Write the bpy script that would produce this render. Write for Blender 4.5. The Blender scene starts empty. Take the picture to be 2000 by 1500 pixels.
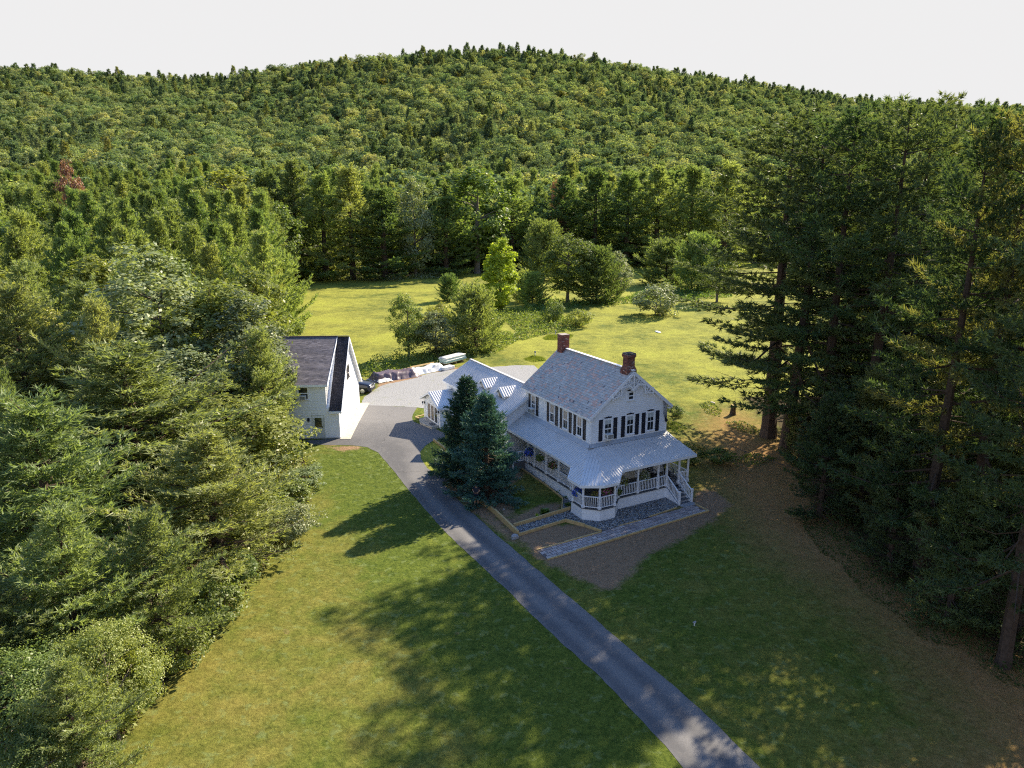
import bpy, bmesh, math, random
import numpy as np
from mathutils import Vector, Matrix
from mathutils.geometry import delaunay_2d_cdt

R = math.radians
scene = bpy.context.scene
COL = scene.collection
rng = np.random.default_rng(11)
random.seed(5)

# ------------------------------------------------------------------ camera, sky, sun, exposure
CAM_H, PITCH, FPX = 21.404, R(14.392), 1388.0
cam_d = bpy.data.cameras.new('camera')
cam_d.sensor_width = 36.0
cam_d.lens = FPX / 2000.0 * 36.0
cam_d.clip_start = 0.5
cam_d.clip_end = 6000.0
cam = bpy.data.objects.new('camera', cam_d)
COL.objects.link(cam)
cam.location = (0, 0, CAM_H)
cam.rotation_euler = (math.pi / 2 - PITCH, 0, 0)
scene.camera = cam

SUN_EL, SUN_AZ = R(33.5), R(42.5)          # azimuth from +Y (away from the camera) towards +X
world = bpy.data.worlds.new('World')
scene.world = world
world.use_nodes = True
wn = world.node_tree.nodes
wl = world.node_tree.links
sky = wn.new('ShaderNodeTexSky')
sky.sky_type = 'NISHITA'
sky.sun_disc = False
sky.sun_elevation = SUN_EL
sky.sun_rotation = SUN_AZ
sky.altitude = 100.0
sky.air_density = 1.0
sky.dust_density = 0.6
sky.ozone_density = 7.0
bg = wn['Background']
# a hazy summer sky: white near the horizon all the way round, blue overhead
tcw = wn.new('ShaderNodeTexCoord'); sep = wn.new('ShaderNodeSeparateXYZ'); wl.new(tcw.outputs['Generated'], sep.inputs[0])
el = wn.new('ShaderNodeMapRange'); el.interpolation_type = 'SMOOTHSTEP'
el.inputs['From Min'].default_value = 0.52; el.inputs['From Max'].default_value = 0.24
wl.new(sep.outputs['Z'], el.inputs['Value'])
mw = wn.new('ShaderNodeMix'); mw.data_type = 'RGBA'
wl.new(el.outputs['Result'], mw.inputs[0]); wl.new(sky.outputs['Color'], mw.inputs[6]); mw.inputs[7].default_value = (2.76, 2.745, 2.75, 1)
wl.new(mw.outputs[2], bg.inputs['Color'])
bg.inputs['Strength'].default_value = 0.12

sun_d = bpy.data.lights.new('sun', 'SUN')
sun_d.energy = 5.0

sun_d.angle = R(0.55)
sun_d.color = (1.0, 0.87, 0.66)
sun = bpy.data.objects.new('sun', sun_d)
COL.objects.link(sun)
sd = Vector((math.sin(SUN_AZ) * math.cos(SUN_EL), math.cos(SUN_AZ) * math.cos(SUN_EL), math.sin(SUN_EL)))
sun.rotation_euler = sd.to_track_quat('Z', 'Y').to_euler()
sun.location = (60, 60, 80)

scene.view_settings.view_transform = 'Standard'
scene.view_settings.look = 'None'
scene.view_settings.exposure = 1.38
scene.view_settings.gamma = 1.0
scene.view_settings.use_curve_mapping = False
scene.cycles.use_denoising = False
scene.cycles.max_bounces = 6
scene.cycles.diffuse_bounces = 3
scene.cycles.transmission_bounces = 4
scene.cycles.transparent_max_bounces = 4
scene.cycles.sample_clamp_indirect = 4.0
scene.cycles.use_adaptive_sampling = True
scene.cycles.filter_width = 1.15
scene.cycles.adaptive_threshold = 0.012

# ------------------------------------------------------------------ terrain height and survey helpers
def sstep(t):
    t = np.clip(t, 0, 1)
    return t * t * (3 - 2 * t)

_cp, _sp = math.cos(PITCH), math.sin(PITCH)
def ray(px, py):
    a = (px - 1000) / FPX; b = (py - 750) / FPX
    return a, _cp - b * _sp, -_sp - b * _cp
RIDGE_Y = 780.0
_sx = np.array([-900, -500, -150, 0, 150, 280, 400, 500, 620, 780, 950, 1100, 1250, 1450, 1650, 1850, 2000, 2400, 2900])
_sy = np.array([150, 110, 122, 131, 134, 150, 150, 136, 117, 105, 92, 103, 128, 158, 188, 202, 208, 235, 260])
_rx, _rz = [], []
for a_, b_ in zip(_sx, _sy):
    d_ = ray(a_, b_)
    _rx.append(d_[0] / d_[1] * RIDGE_Y)
    _rz.append(CAM_H + d_[2] / d_[1] * RIDGE_Y - 13.0)
_rx, _rz = np.array(_rx), np.array(_rz)
def gz(x, y):
    x = np.asarray(x, float); y = np.asarray(y, float)
    z = 0.8 * sstep((y - 47) / 20.0)
    yy = np.maximum(y, 1.0)
    top = np.interp(x / yy * RIDGE_Y, _rx, _rz)
    t = np.clip((y - 235) / (RIDGE_Y - 235), 0, 1)
    g = 0.30 * t + 0.70 * t ** 1.55
    bump = (np.sin(x * 0.013 + 1.3) * np.sin(y * 0.011 + 0.4) + 0.5 * np.sin(x * 0.031 + y * 0.017)) * 5.0 * np.clip(t * 3, 0, 1) * (1 - t)
    z = z + top * g + bump
    far = np.clip((y - RIDGE_Y) / 700.0, 0, 1)
    return z * (1 - 0.55 * sstep(far))
def gzf(x, y):
    return float(gz(x, y))
def G(px, py, dz=0.0):
    """where the sight line through a surveyed picture point meets the terrain"""
    d = ray(px, py)
    z = dz
    for _ in range(12):
        t = (z - CAM_H) / d[2]
        x, y = d[0] * t, d[1] * t
        z = gzf(x, y) + dz
    return x, y
def z_at(py, y):
    """height that shows at picture row py at distance y"""
    b = (py - 750) / FPX
    return CAM_H + y * (b * _cp + _sp) / (b * _sp - _cp)

# ------------------------------------------------------------------ materials
def new_mat(name):
    m = bpy.data.materials.new(name)
    m.use_nodes = True
    nt = m.node_tree
    for n in list(nt.nodes):
        nt.nodes.remove(n)
    return m, nt, nt.nodes, nt.links
def N(nt, typ, **kw):
    n = nt.nodes.new(typ)
    for k, v in kw.items():
        if k.startswith('i_'):
            n.inputs[k[2:].replace('_', ' ')].default_value = v
        else:
            setattr(n, k, v)
    return n
def mixc(nt, fac, a, b, blend='MIX'):
    n = nt.nodes.new('ShaderNodeMix'); n.data_type = 'RGBA'; n.blend_type = blend
    for inp, v in ((n.inputs[0], fac), (n.inputs[6], a), (n.inputs[7], b)):
        if hasattr(v, 'node'):
            nt.links.new(v, inp)
        elif isinstance(v, (int, float)):
            inp.default_value = v
        else:
            inp.default_value = (*v, 1) if len(v) == 3 else v
    return n.outputs[2]
def noise(nt, scale, detail=3, rough=0.55, coord=None, dist=0.0):
    n = nt.nodes.new('ShaderNodeTexNoise')
    n.inputs['Scale'].default_value = scale; n.inputs['Detail'].default_value = detail
    n.inputs['Roughness'].default_value = rough; n.inputs['Distortion'].default_value = dist
    if coord is not None:
        nt.links.new(coord, n.inputs['Vector'])
    return n.outputs['Fac']
def ramp(nt, fac, lo, hi):
    n = nt.nodes.new('ShaderNodeMapRange')
    n.inputs['From Min'].default_value = lo; n.inputs['From Max'].default_value = hi
    n.clamp = True
    nt.links.new(fac, n.inputs['Value'])
    return n.outputs['Result']
def mathn(nt, op, a, b=None):
    n = nt.nodes.new('ShaderNodeMath'); n.operation = op
    for i, v in enumerate((a, b)):
        if v is None: continue
        if hasattr(v, 'node'): nt.links.new(v, n.inputs[i])
        else: n.inputs[i].default_value = v
    return n.outputs[0]
def objco(nt):
    return nt.nodes.new('ShaderNodeTexCoord').outputs['Object']
def geopos(nt):
    return nt.nodes.new('ShaderNodeNewGeometry').outputs['Position']
def finish(nt, color, rough=0.6, bump=None, bstr=0.3, bdist=0.02, metallic=0.0, spec=0.4):
    p = nt.nodes.new('ShaderNodeBsdfPrincipled')
    o = nt.nodes.new('ShaderNodeOutputMaterial')
    if hasattr(color, 'node'): nt.links.new(color, p.inputs['Base Color'])
    else: p.inputs['Base Color'].default_value = (*color, 1)
    if hasattr(rough, 'node'): nt.links.new(rough, p.inputs['Roughness'])
    else: p.inputs['Roughness'].default_value = rough
    p.inputs['Metallic'].default_value = metallic
    p.inputs['Specular IOR Level'].default_value = spec
    if bump is not None:
        b = nt.nodes.new('ShaderNodeBump')
        b.inputs['Strength'].default_value = bstr; b.inputs['Distance'].default_value = bdist
        nt.links.new(bump, b.inputs['Height']); nt.links.new(b.outputs['Normal'], p.inputs['Normal'])
    nt.links.new(p.outputs[0], o.inputs['Surface'])
    return p

def mat_plain(name, col, rough=0.6, var=0.12, nscale=3.0, metallic=0.0, spec=0.4, bump=0.0):
    """paint, plastic, metal: a base colour with slight wear"""
    m, nt, _, _ = new_mat(name)
    co = objco(nt)
    f = noise(nt, nscale, 5, 0.6, co)
    c = mixc(nt, ramp(nt, f, 0.3, 0.7), tuple(x * (1 - var) for x in col), tuple(min(1, x * (1 + var * 0.6)) for x in col))
    finish(nt, c, rough, f if bump else None, bump, 0.01, metallic, spec)
    return m

def mat_island(name, cols, rough=0.7, var=0.25, patch=None, spec=0.3):
    """pieces (slates, bricks, stones, shingles): each piece its own tone"""
    m, nt, _, _ = new_mat(name)
    g = nt.nodes.new('ShaderNodeNewGeometry')
    rnd = g.outputs['Random Per Island']
    cr = nt.nodes.new('ShaderNodeValToRGB')
    cr.color_ramp.interpolation = 'CONSTANT'
    els = cr.color_ramp.elements
    for i, (pos, c) in enumerate(cols):
        e = els[i] if i < 2 else els.new(pos)
        e.position = pos; e.color = (*c, 1)
    if patch:                                  # shifts the mix of piece colours from place to place
        n_ = noise(nt, patch, 2, 0.5, objco(nt))
        sh = mathn(nt, 'MULTIPLY', mathn(nt, 'SUBTRACT', n_, 0.5), 0.5)
        rnd2 = mathn(nt, 'ADD', rnd, sh)
        nt.links.new(rnd2, cr.inputs['Fac'])
    else:
        nt.links.new(rnd, cr.inputs['Fac'])
    w = nt.nodes.new('ShaderNodeTexWhiteNoise'); w.noise_dimensions = '1D'
    nt.links.new(rnd, w.inputs['W'])
    hs = nt.nodes.new('ShaderNodeHueSaturation')
    nt.links.new(cr.outputs['Color'], hs.inputs['Color'])
    v = nt.nodes.new('ShaderNodeMapRange'); v.inputs['To Min'].default_value = 1 - var; v.inputs['To Max'].default_value = 1 + var
    nt.links.new(w.outputs['Value'], v.inputs['Value']); nt.links.new(v.outputs['Result'], hs.inputs['Value'])
    f = noise(nt, 14, 4, 0.6, objco(nt))
    c = mixc(nt, mathn(nt, 'MULTIPLY', f, 0.25), hs.outputs['Color'], (0.05, 0.05, 0.05))
    finish(nt, c, rough, f, 0.25, 0.01, 0, spec)
    return m

def mat_leaf(name, dark, light, transl=0.35, tint=None, gloss=0.06, hue=0.02):
    """leaves and needles: tone differs from tree to tree, from clump to clump and from leaf to leaf"""
    m, nt, _, _ = new_mat(name)
    g = nt.nodes.new('ShaderNodeNewGeometry')
    oi = nt.nodes.new('ShaderNodeObjectInfo')
    n1 = noise(nt, 0.55, 3, 0.6, objco(nt))
    f = mathn(nt, 'ADD', mathn(nt, 'MULTIPLY', ramp(nt, n1, 0.3, 0.7), 0.5), mathn(nt, 'MULTIPLY', g.outputs['Random Per Island'], 0.5))
    c = mixc(nt, f, dark, light)
    if tint is not None:
        c = mixc(nt, mathn(nt, 'POWER', oi.outputs['Random'], 2.0), c, tint)
    hs = nt.nodes.new('ShaderNodeHueSaturation')
    mr = nt.nodes.new('ShaderNodeMapRange'); mr.inputs['To Min'].default_value = 0.72; mr.inputs['To Max'].default_value = 1.25
    nt.links.new(oi.outputs['Random'], mr.inputs['Value']); nt.links.new(mr.outputs['Result'], hs.inputs['Value'])
    w = nt.nodes.new('ShaderNodeTexWhiteNoise'); w.noise_dimensions = '1D'
    nt.links.new(oi.outputs['Random'], w.inputs['W'])
    mh = nt.nodes.new('ShaderNodeMapRange'); mh.inputs['To Min'].default_value = 0.5 - hue; mh.inputs['To Max'].default_value = 0.5 + hue
    nt.links.new(w.outputs['Value'], mh.inputs['Value']); nt.links.new(mh.outputs['Result'], hs.inputs['Hue'])
    nt.links.new(c, hs.inputs['Color'])
    d = nt.nodes.new('ShaderNodeBsdfDiffuse'); t = nt.nodes.new('ShaderNodeBsdfTranslucent')
    nt.links.new(hs.outputs['Color'], d.inputs['Color'])
    tc = mixc(nt, 1.0, hs.outputs['Color'], (1.25, 1.25, 0.55), 'MULTIPLY')
    nt.links.new(tc, t.inputs['Color'])
    mx = nt.nodes.new('ShaderNodeMixShader'); mx.inputs[0].default_value = transl
    nt.links.new(d.outputs[0], mx.inputs[1]); nt.links.new(t.outputs[0], mx.inputs[2])
    gl = nt.nodes.new('ShaderNodeBsdfGlossy'); gl.inputs['Roughness'].default_value = 0.45
    mx2 = nt.nodes.new('ShaderNodeMixShader'); mx2.inputs[0].default_value = gloss
    nt.links.new(mx.outputs[0], mx2.inputs[1]); nt.links.new(gl.outputs[0], mx2.inputs[2])
    o = nt.nodes.new('ShaderNodeOutputMaterial')
    nt.links.new(mx2.outputs[0], o.inputs['Surface'])
    return m

M = {}
M['white_paint'] = mat_plain('white_paint', (0.79, 0.815, 0.86), 0.5, 0.07, 1.2)  # white, with the blue skylight of the shaded walls put into the colour
M['white_trim'] = mat_plain('white_trim', (0.82, 0.835, 0.87), 0.45, 0.05, 2.0)
M['cream_paint'] = mat_plain('cream_paint', (0.70, 0.68, 0.60), 0.5, 0.06, 2.0)
M['black_paint'] = mat_plain('black_paint', (0.012, 0.014, 0.025), 0.45, 0.3, 6.0)
M['metal_roof'] = mat_plain('metal_roof', (0.64, 0.635, 0.635), 0.42, 0.10, 0.7, 0.25, 0.5)
M['flashing'] = mat_plain('flashing', (0.46, 0.47, 0.49), 0.45, 0.08, 1.0, 0.3)
M['deck'] = mat_plain('deck', (0.10, 0.105, 0.115), 0.6, 0.25, 5.0)
M['glass'] = mat_plain('glass', (0.02, 0.025, 0.03), 0.06, 0.2, 1.0, 0.0, 0.9)
M['blind'] = mat_plain('blind', (0.50, 0.40, 0.31), 0.7, 0.1, 3.0)
M['dark_gap'] = mat_plain('dark_gap', (0.03, 0.03, 0.035), 0.8, 0.2)
M['slate'] = mat_island('slate', [(0.0, (0.47, 0.455, 0.42)), (0.30, (0.54, 0.52, 0.48)), (0.44, (0.14, 0.12, 0.135)), (0.452, (0.44, 0.43, 0.41)), (0.74, (0.58, 0.47, 0.41)), (0.86, (0.63, 0.42, 0.34))], 0.6, 0.12, 0.40)
M['shingle'] = mat_island('shingle', [(0.0, (0.175, 0.158, 0.172)), (0.5, (0.21, 0.19, 0.205)), (0.8, (0.145, 0.13, 0.145))], 0.9, 0.22, 0.25)
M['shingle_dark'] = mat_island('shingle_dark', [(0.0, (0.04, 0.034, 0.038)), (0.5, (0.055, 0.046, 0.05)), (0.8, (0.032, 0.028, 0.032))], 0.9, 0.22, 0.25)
M['brick'] = mat_island('brick', [(0.0, (0.23, 0.075, 0.055)), (0.5, (0.17, 0.06, 0.05)), (0.8, (0.29, 0.11, 0.08)), (0.94, (0.36, 0.27, 0.24))], 0.9, 0.25)
M['mortar'] = mat_plain('mortar', (0.30, 0.26, 0.24), 0.9, 0.2, 8.0)
M['timber'] = mat_plain('timber', (0.50, 0.36, 0.17), 0.75, 0.22, 4.0, 0, 0.2, 0.1)
M['old_wood'] = mat_plain('old_wood', (0.28, 0.21, 0.13), 0.8, 0.25, 6.0, 0, 0.2, 0.2)
M['concrete'] = mat_plain('concrete', (0.45, 0.41, 0.35), 0.85, 0.15, 2.5, 0, 0.2, 0.1)
M['fieldstone'] = mat_plain('fieldstone', (0.30, 0.30, 0.31), 0.85, 0.25, 6.0, 0, 0.3, 0.3)
M['bark'] = mat_plain('bark', (0.085, 0.062, 0.048), 0.95, 0.35, 5.0, 0, 0.1, 0.5)
M['bark_grey'] = mat_plain('bark_grey', (0.17, 0.15, 0.125), 0.95, 0.3, 5.0, 0, 0.1, 0.5)
M['stone_path'] = mat_island('stone_path', [(0.0, (0.40, 0.33, 0.31)), (0.4, (0.47, 0.40, 0.37)), (0.75, (0.33, 0.27, 0.26))], 0.8, 0.15)
M['pebble'] = mat_island('pebble', [(0.0, (0.20, 0.21, 0.23)), (0.35, (0.33, 0.33, 0.34)), (0.6, (0.27, 0.23, 0.18)), (0.8, (0.47, 0.45, 0.41)), (0.92, (0.11, 0.11, 0.13))], 0.7, 0.3)
M['ac_white'] = mat_plain('ac_white', (0.66, 0.67, 0.66), 0.5, 0.1)
M['red_flower'] = mat_leaf('red_flower', (0.35, 0.02, 0.03), (0.55, 0.06, 0.07), 0.2)
M['pink_flower'] = mat_leaf('pink_flower', (0.45, 0.06, 0.30), (0.60, 0.16, 0.42), 0.2)
M['blue_flower'] = mat_leaf('blue_flower', (0.03, 0.07, 0.55), (0.07, 0.14, 0.80), 0.2, None, 0.03, 0.0)
M['white_flower'] = mat_leaf('white_flower', (0.55, 0.58, 0.55), (0.75, 0.76, 0.74), 0.2)
M['blue_cap'] = mat_plain('blue_cap', (0.03, 0.06, 0.16), 0.4)
M['curtain_glass'] = mat_plain('curtain_glass', (0.20, 0.16, 0.13), 0.15, 0.25, 4.0, 0, 0.6)
# foliage
M['pine'] = mat_leaf('pine', (0.105, 0.172, 0.060), (0.250, 0.325, 0.125), 0.5, (0.23, 0.27, 0.095), 0.02)
M['pine_near'] = mat_leaf('pine_near', (0.145, 0.205, 0.080), (0.330, 0.395, 0.175), 0.5, (0.30, 0.33, 0.14), 0.02)
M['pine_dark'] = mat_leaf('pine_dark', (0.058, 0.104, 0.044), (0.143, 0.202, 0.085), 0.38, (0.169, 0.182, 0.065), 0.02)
M['spruce_blue'] = mat_leaf('spruce_blue', (0.028, 0.092, 0.080), (0.110, 0.200, 0.150), 0.2, None, 0.03, 0.0)
M['spruce_green'] = mat_leaf('spruce_green', (0.028, 0.085, 0.058), (0.090, 0.165, 0.105), 0.2, None, 0.03, 0.0)
M['leaf'] = mat_leaf('leaf', (0.108, 0.173, 0.043), (0.236, 0.297, 0.084), 0.45, (0.257, 0.270, 0.074), 0.025)
M['leaf_silver'] = mat_leaf('leaf_silver', (0.125, 0.165, 0.075), (0.33, 0.365, 0.20), 0.40, None, 0.03)
M['leaf_bright'] = mat_leaf('leaf_bright', (0.26, 0.36, 0.035), (0.46, 0.53, 0.09), 0.55, None, 0.02, 0.0)
M['leaf_yellow'] = mat_leaf('leaf_yellow', (0.15, 0.16, 0.025), (0.27, 0.25, 0.05), 0.42, None, 0.02)
M['leaf_red'] = mat_leaf('leaf_red', (0.20, 0.105, 0.075), (0.31, 0.165, 0.12), 0.3, None, 0.02, 0.0)
M['weed'] = mat_leaf('weed', (0.075, 0.132, 0.030), (0.196, 0.253, 0.069), 0.42, None, 0.02)
M['far_leaf'] = mat_leaf('far_leaf', (0.110, 0.180, 0.095), (0.285, 0.365, 0.185), 0.42, (0.31, 0.33, 0.15), 0.0, 0.025)  # distance haze over the hill put into the leaf colour as extra blue
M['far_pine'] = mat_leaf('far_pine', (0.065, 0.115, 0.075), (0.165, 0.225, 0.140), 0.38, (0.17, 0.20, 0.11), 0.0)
M['litter'] = mat_leaf('litter', (0.14, 0.070, 0.025), (0.46, 0.25, 0.10), 0.1, None, 0.0, 0.0)
M['grass_tuft'] = mat_leaf('grass_tuft', (0.075, 0.105, 0.014), (0.255, 0.255, 0.050), 0.25, None, 0.0, 0.0)
M['grass_blade'] = mat_leaf('grass_blade', (0.12, 0.17, 0.025), (0.23, 0.26, 0.05), 0.38, None, 0.02)

# ------------------------------------------------------------------ object helpers
def link(o, parent=None):
    COL.objects.link(o)
    if parent is not None:
        o.parent = parent
    return o
def tag(o, label=None, cat=None, group=None, kind=None):
    for k, v in (('label', label), ('category', cat), ('group', group), ('kind', kind)):
        if v: o[k] = v
    return o
def thing(name, label, cat, loc=(0, 0, 0), rz=0.0, group=None):
    o = bpy.data.objects.new(name, None)
    o.empty_display_size = 0.3
    COL.objects.link(o)
    o.location = loc; o.rotation_euler = (0, 0, rz)
    return tag(o, label, cat, group)
def np_mesh(name, v, t, mats):
    """triangle or quad soup to mesh: v (n,3); t (m,3) or (m,4)"""
    me = bpy.data.meshes.new(name)
    v = np.asarray(v, np.float32); t = np.asarray(t, np.int32)
    k = t.shape[1]
    me.vertices.add(len(v)); me.loops.add(t.size); me.polygons.add(len(t))
    me.vertices.foreach_set('co', v.ravel())
    me.loops.foreach_set('vertex_index', t.ravel())
    me.polygons.foreach_set('loop_start', np.arange(0, t.size, k, dtype=np.int32))
    me.update(calc_edges=True)
    for m in (mats if isinstance(mats, (list, tuple)) else [mats]):
        me.materials.append(m)
    return me
class MB:
    """collects shapes for ONE mesh; frame() lets boxes be given along a wall (s along, d out, z up)"""
    def __init__(s):
        s.v, s.f = [], []
        s.o = Vector((0, 0, 0)); s.e = Vector((1, 0, 0)); s.n = Vector((0, -1, 0))
    def frame(s, o, e, n):
        s.o = Vector((o[0], o[1], 0)); s.e = Vector((e[0], e[1], 0)); s.n = Vector((n[0], n[1], 0)); return s
    def w(s, a, d, z):
        return s.o + s.e * a + s.n * d + Vector((0, 0, z))
    def add(s, vs, fs):
        b = len(s.v)
        s.v += [tuple(p) for p in vs]
        s.f += [tuple(b + i for i in f) for f in fs]
    def quad(s, a, b, c, d):
        s.add((a, b, c, d), ((0, 1, 2, 3),))
    BF = ((0, 1, 2, 3), (7, 6, 5, 4), (0, 4, 5, 1), (1, 5, 6, 2), (2, 6, 7, 3), (3, 7, 4, 0))
    def fbox(s, s0, s1, d0, d1, z0, z1):
        p = [s.w(s0, d1, z0), s.w(s1, d1, z0), s.w(s1, d1, z1), s.w(s0, d1, z1),
             s.w(s0, d0, z0), s.w(s1, d0, z0), s.w(s1, d0, z1), s.w(s0, d0, z1)]
        s.add(p, s.BF)
    def box(s, c, sz, rz=0.0):
        c = Vector(c); m = Matrix.Rotation(rz, 3, 'Z')
        x, y, z = sz[0] / 2, sz[1] / 2, sz[2] / 2
        p = [c + m @ Vector(q) for q in ((-x, -y, -z), (x, -y, -z), (x, -y, z), (-x, -y, z), (-x, y, -z), (x, y, -z), (x, y, z), (-x, y, z))]
        s.add(p, s.BF)
    def bar(s, a, b, w, h, up=(0, 0, 1)):
        """square bar from a to b, w wide, h high"""
        a = Vector(a); b = Vector(b); d = (b - a).normalized()
        x = d.cross(Vector(up))
        if x.length < 1e-4: x = d.cross(Vector((1, 0, 0)))
        x = x.normalized() * (w / 2); u = x.cross(d).normalized() * (h / 2)
        p = [a - x - u, b - x - u, b - x + u, a - x + u, a + x - u, b + x - u, b + x + u, a + x + u]
        s.add(p, s.BF)
    def tube(s, pts, rad, n=6, cap=True):
        pts = [Vector(p) for p in pts]
        if isinstance(rad, (int, float)): rad = [rad] * len(pts)
        b = len(s.v)
        for i, p in enumerate(pts):
            d = (pts[min(i + 1, len(pts) - 1)] - pts[max(i - 1, 0)]).normalized()
            x = d.cross(Vector((0.13, 0.21, 0.97)))
            if x.length < 1e-3: x = d.cross(Vector((1, 0, 0)))
            x.normalize(); y = d.cross(x)
            for k in range(n):
                a = 2 * math.pi * k / n
                s.v.append(tuple(p + (x * math.cos(a) + y * math.sin(a)) * rad[i]))
        for i in range(len(pts) - 1):
            for k in range(n):
                k2 = (k + 1) % n
                s.f.append((b + i * n + k, b + i * n + k2, b + (i + 1) * n + k2, b + (i + 1) * n + k))
        if cap:
            s.f.append(tuple(b + k for k in range(n - 1, -1, -1)))
            s.f.append(tuple(b + (len(pts) - 1) * n + k for k in range(n)))
    def lathe(s, c, prof, n=10):
        """prof: (radius, z)"""
        b = len(s.v); c = Vector(c)
        for r, z in prof:
            for k in range(n):
                a = 2 * math.pi * k / n
                s.v.append((c.x + r * math.cos(a), c.y + r * math.sin(a), c.z + z))
        for i in range(len(prof) - 1):
            for k in range(n):
                k2 = (k + 1) % n
                s.f.append((b + i * n + k, b + i * n + k2, b + (i + 1) * n + k2, b + (i + 1) * n + k))
        s.f.append(tuple(b + k for k in range(n - 1, -1, -1)))
        s.f.append(tuple(b + (len(prof) - 1) * n + k for k in range(n)))
    def slab(s, poly, th):
        """flat polygon (3-D points) with thickness th straight down"""
        n = len(poly); top = [Vector(p) for p in poly]; bot = [p - Vector((0, 0, th)) for p in top]
        fs = [tuple(range(n)), tuple(range(2 * n - 1, n - 1, -1))]
        fs += [(i, i + n, (i + 1) % n + n, (i + 1) % n) for i in range(n)]
        s.add(top + bot, fs)
    def prism(s, poly, z0, z1):
        s.slab([(p[0], p[1], z1) for p in poly], z1 - z0)
    def build(s, name, mat, parent=None, smooth=False, kind=None, bevel=0.0):
        me = bpy.data.meshes.new(name)
        me.from_pydata(s.v, [], s.f); me.update()
        bm = bmesh.new(); bm.from_mesh(me)
        bmesh.ops.recalc_face_normals(bm, faces=bm.faces)
        if bevel:
            bmesh.ops.bevel(bm, geom=list(bm.edges), offset=bevel, segments=1, affect='EDGES')
        bm.to_mesh(me); bm.free()
        if smooth:
            me.polygons.foreach_set('use_smooth', [True] * len(me.polygons))
        me.materials.append(M[mat] if isinstance(mat, str) else mat)
        o = bpy.data.objects.new(name, me)
        link(o, parent)
        if kind: o['kind'] = kind
        return o
def obj_from(name, me, parent=None, loc=(0, 0, 0), rz=0.0, kind=None):
    o = bpy.data.objects.new(name, me)
    link(o, parent); o.location = loc; o.rotation_euler = (0, 0, rz)
    if kind: o['kind'] = kind
    return o
def copy_tree(o, parent=None):
    c = o.copy(); COL.objects.link(c)
    if parent is not None: c.parent = parent
    for ch in list(o.children):
        copy_tree(ch, c)
    return c
def cdt_sheet(poly, step, dz, jitter=0.0, seed=1, dens=0.35):
    """triangulated sheet over a ground polygon, lying dz above the terrain"""
    r = np.random.default_rng(seed)
    pts = []
    n = len(poly)
    for i in range(n):
        a = np.array(poly[i]); b = np.array(poly[(i + 1) % n])
        k = max(1, int(np.linalg.norm(b - a) / dens))
        for j in range(k):
            pts.append(a + (b - a) * j / k)
    pts = np.array(pts)
    if jitter:
        jt = r.normal(0, 1, pts.shape); jt = (jt + np.roll(jt, 1, 0) + np.roll(jt, -1, 0)) / 2
        pts = pts + jt * jitter
    nb = len(pts)
    lo, hi = pts.min(0), pts.max(0)
    gx, gy = np.meshgrid(np.arange(lo[0], hi[0], step), np.arange(lo[1], hi[1], step))
    ins = np.stack([gx.ravel() + 0.013, gy.ravel() + 0.017], 1)
    ins = ins[inside(ins, pts)]
    if len(ins):
        d = np.min(np.linalg.norm(ins[:, None] - pts[None], axis=2), 1)
        ins = ins[d > dens * 0.6]
    allp = [Vector(p) for p in np.concatenate([pts, ins])]
    vs, es, fs, _, _, _ = delaunay_2d_cdt(allp, [(i, (i + 1) % nb) for i in range(nb)], [list(range(nb))], 1, 1e-5)
    vs = np.array([(v[0], v[1]) for v in vs])
    z = gz(vs[:, 0], vs[:, 1]) + dz
    return np.column_stack([vs, z]), np.array([list(f)[:3] for f in fs])
def inside(p, poly):
    x, y = p[:, 0], p[:, 1]; c = np.zeros(len(p), bool); poly = np.asarray(poly)
    n = len(poly); j = n - 1
    for i in range(n):
        xi, yi = poly[i]; xj, yj = poly[j]
        m = ((yi > y) != (yj > y)) & (x < (xj - xi) * (y - yi) / (yj - yi + 1e-12) + xi)
        c ^= m; j = i
    return c
def poly_dist(p, poly):
    """signed distance (inside positive) to a polygon outline"""
    poly = np.asarray(poly, float); d = np.full(len(p), 1e9)
    for i in range(len(poly)):
        a = poly[i]; b = poly[(i + 1) % len(poly)]; ab = b - a
        t = np.clip(((p - a) @ ab) / (ab @ ab + 1e-9), 0, 1)
        d = np.minimum(d, np.linalg.norm(p - (a + t[:, None] * ab), axis=1))
    return np.where(inside(p, poly), d, -d)
def PX(*pts):
    return [G(*p) for p in pts]
# ------------------------------------------------------------------ ground with hills
DRIVE = [(1500, 1690), (1335, 1500), (1299, 1456), (1170, 1320), (1061, 1223), (1000, 1163), (943, 1108), (877, 1047), (804, 964), (770, 922), (753, 901), (738, 884), (718, 874),
         (690, 870), (650, 869), (608, 868), (596, 861), (664, 856), (708, 791), (760, 793), (815, 795.5), (808, 806), (804, 815), (808, 824), (824, 830), (845, 836),
         (868, 846), (868, 856), (846, 861), (830, 871), (820, 883), (823, 897), (834, 914), (846, 923), (862, 925), (884, 923), (905, 915), (912, 922), (886, 934), (864, 942.5),
         (907, 988), (931, 1009), (960, 1036), (1000, 1070), (1081, 1140), (1150, 1198), (1250, 1285), (1370, 1386), (1485, 1500), (1690, 1700)]
GRAVEL = [(708, 791), (712, 775), (724, 765), (742, 755), (762, 749), (800, 741), (850, 727), (880, 722), (930, 718), (985, 716), (1010, 713), (1040, 714), (1052, 722), (1040, 745),
          (1000, 770), (900, 790), (850, 800), (815, 795.5), (760, 793)]
drive_w, gravel_w = PX(*DRIVE), PX(*GRAVEL)
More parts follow.
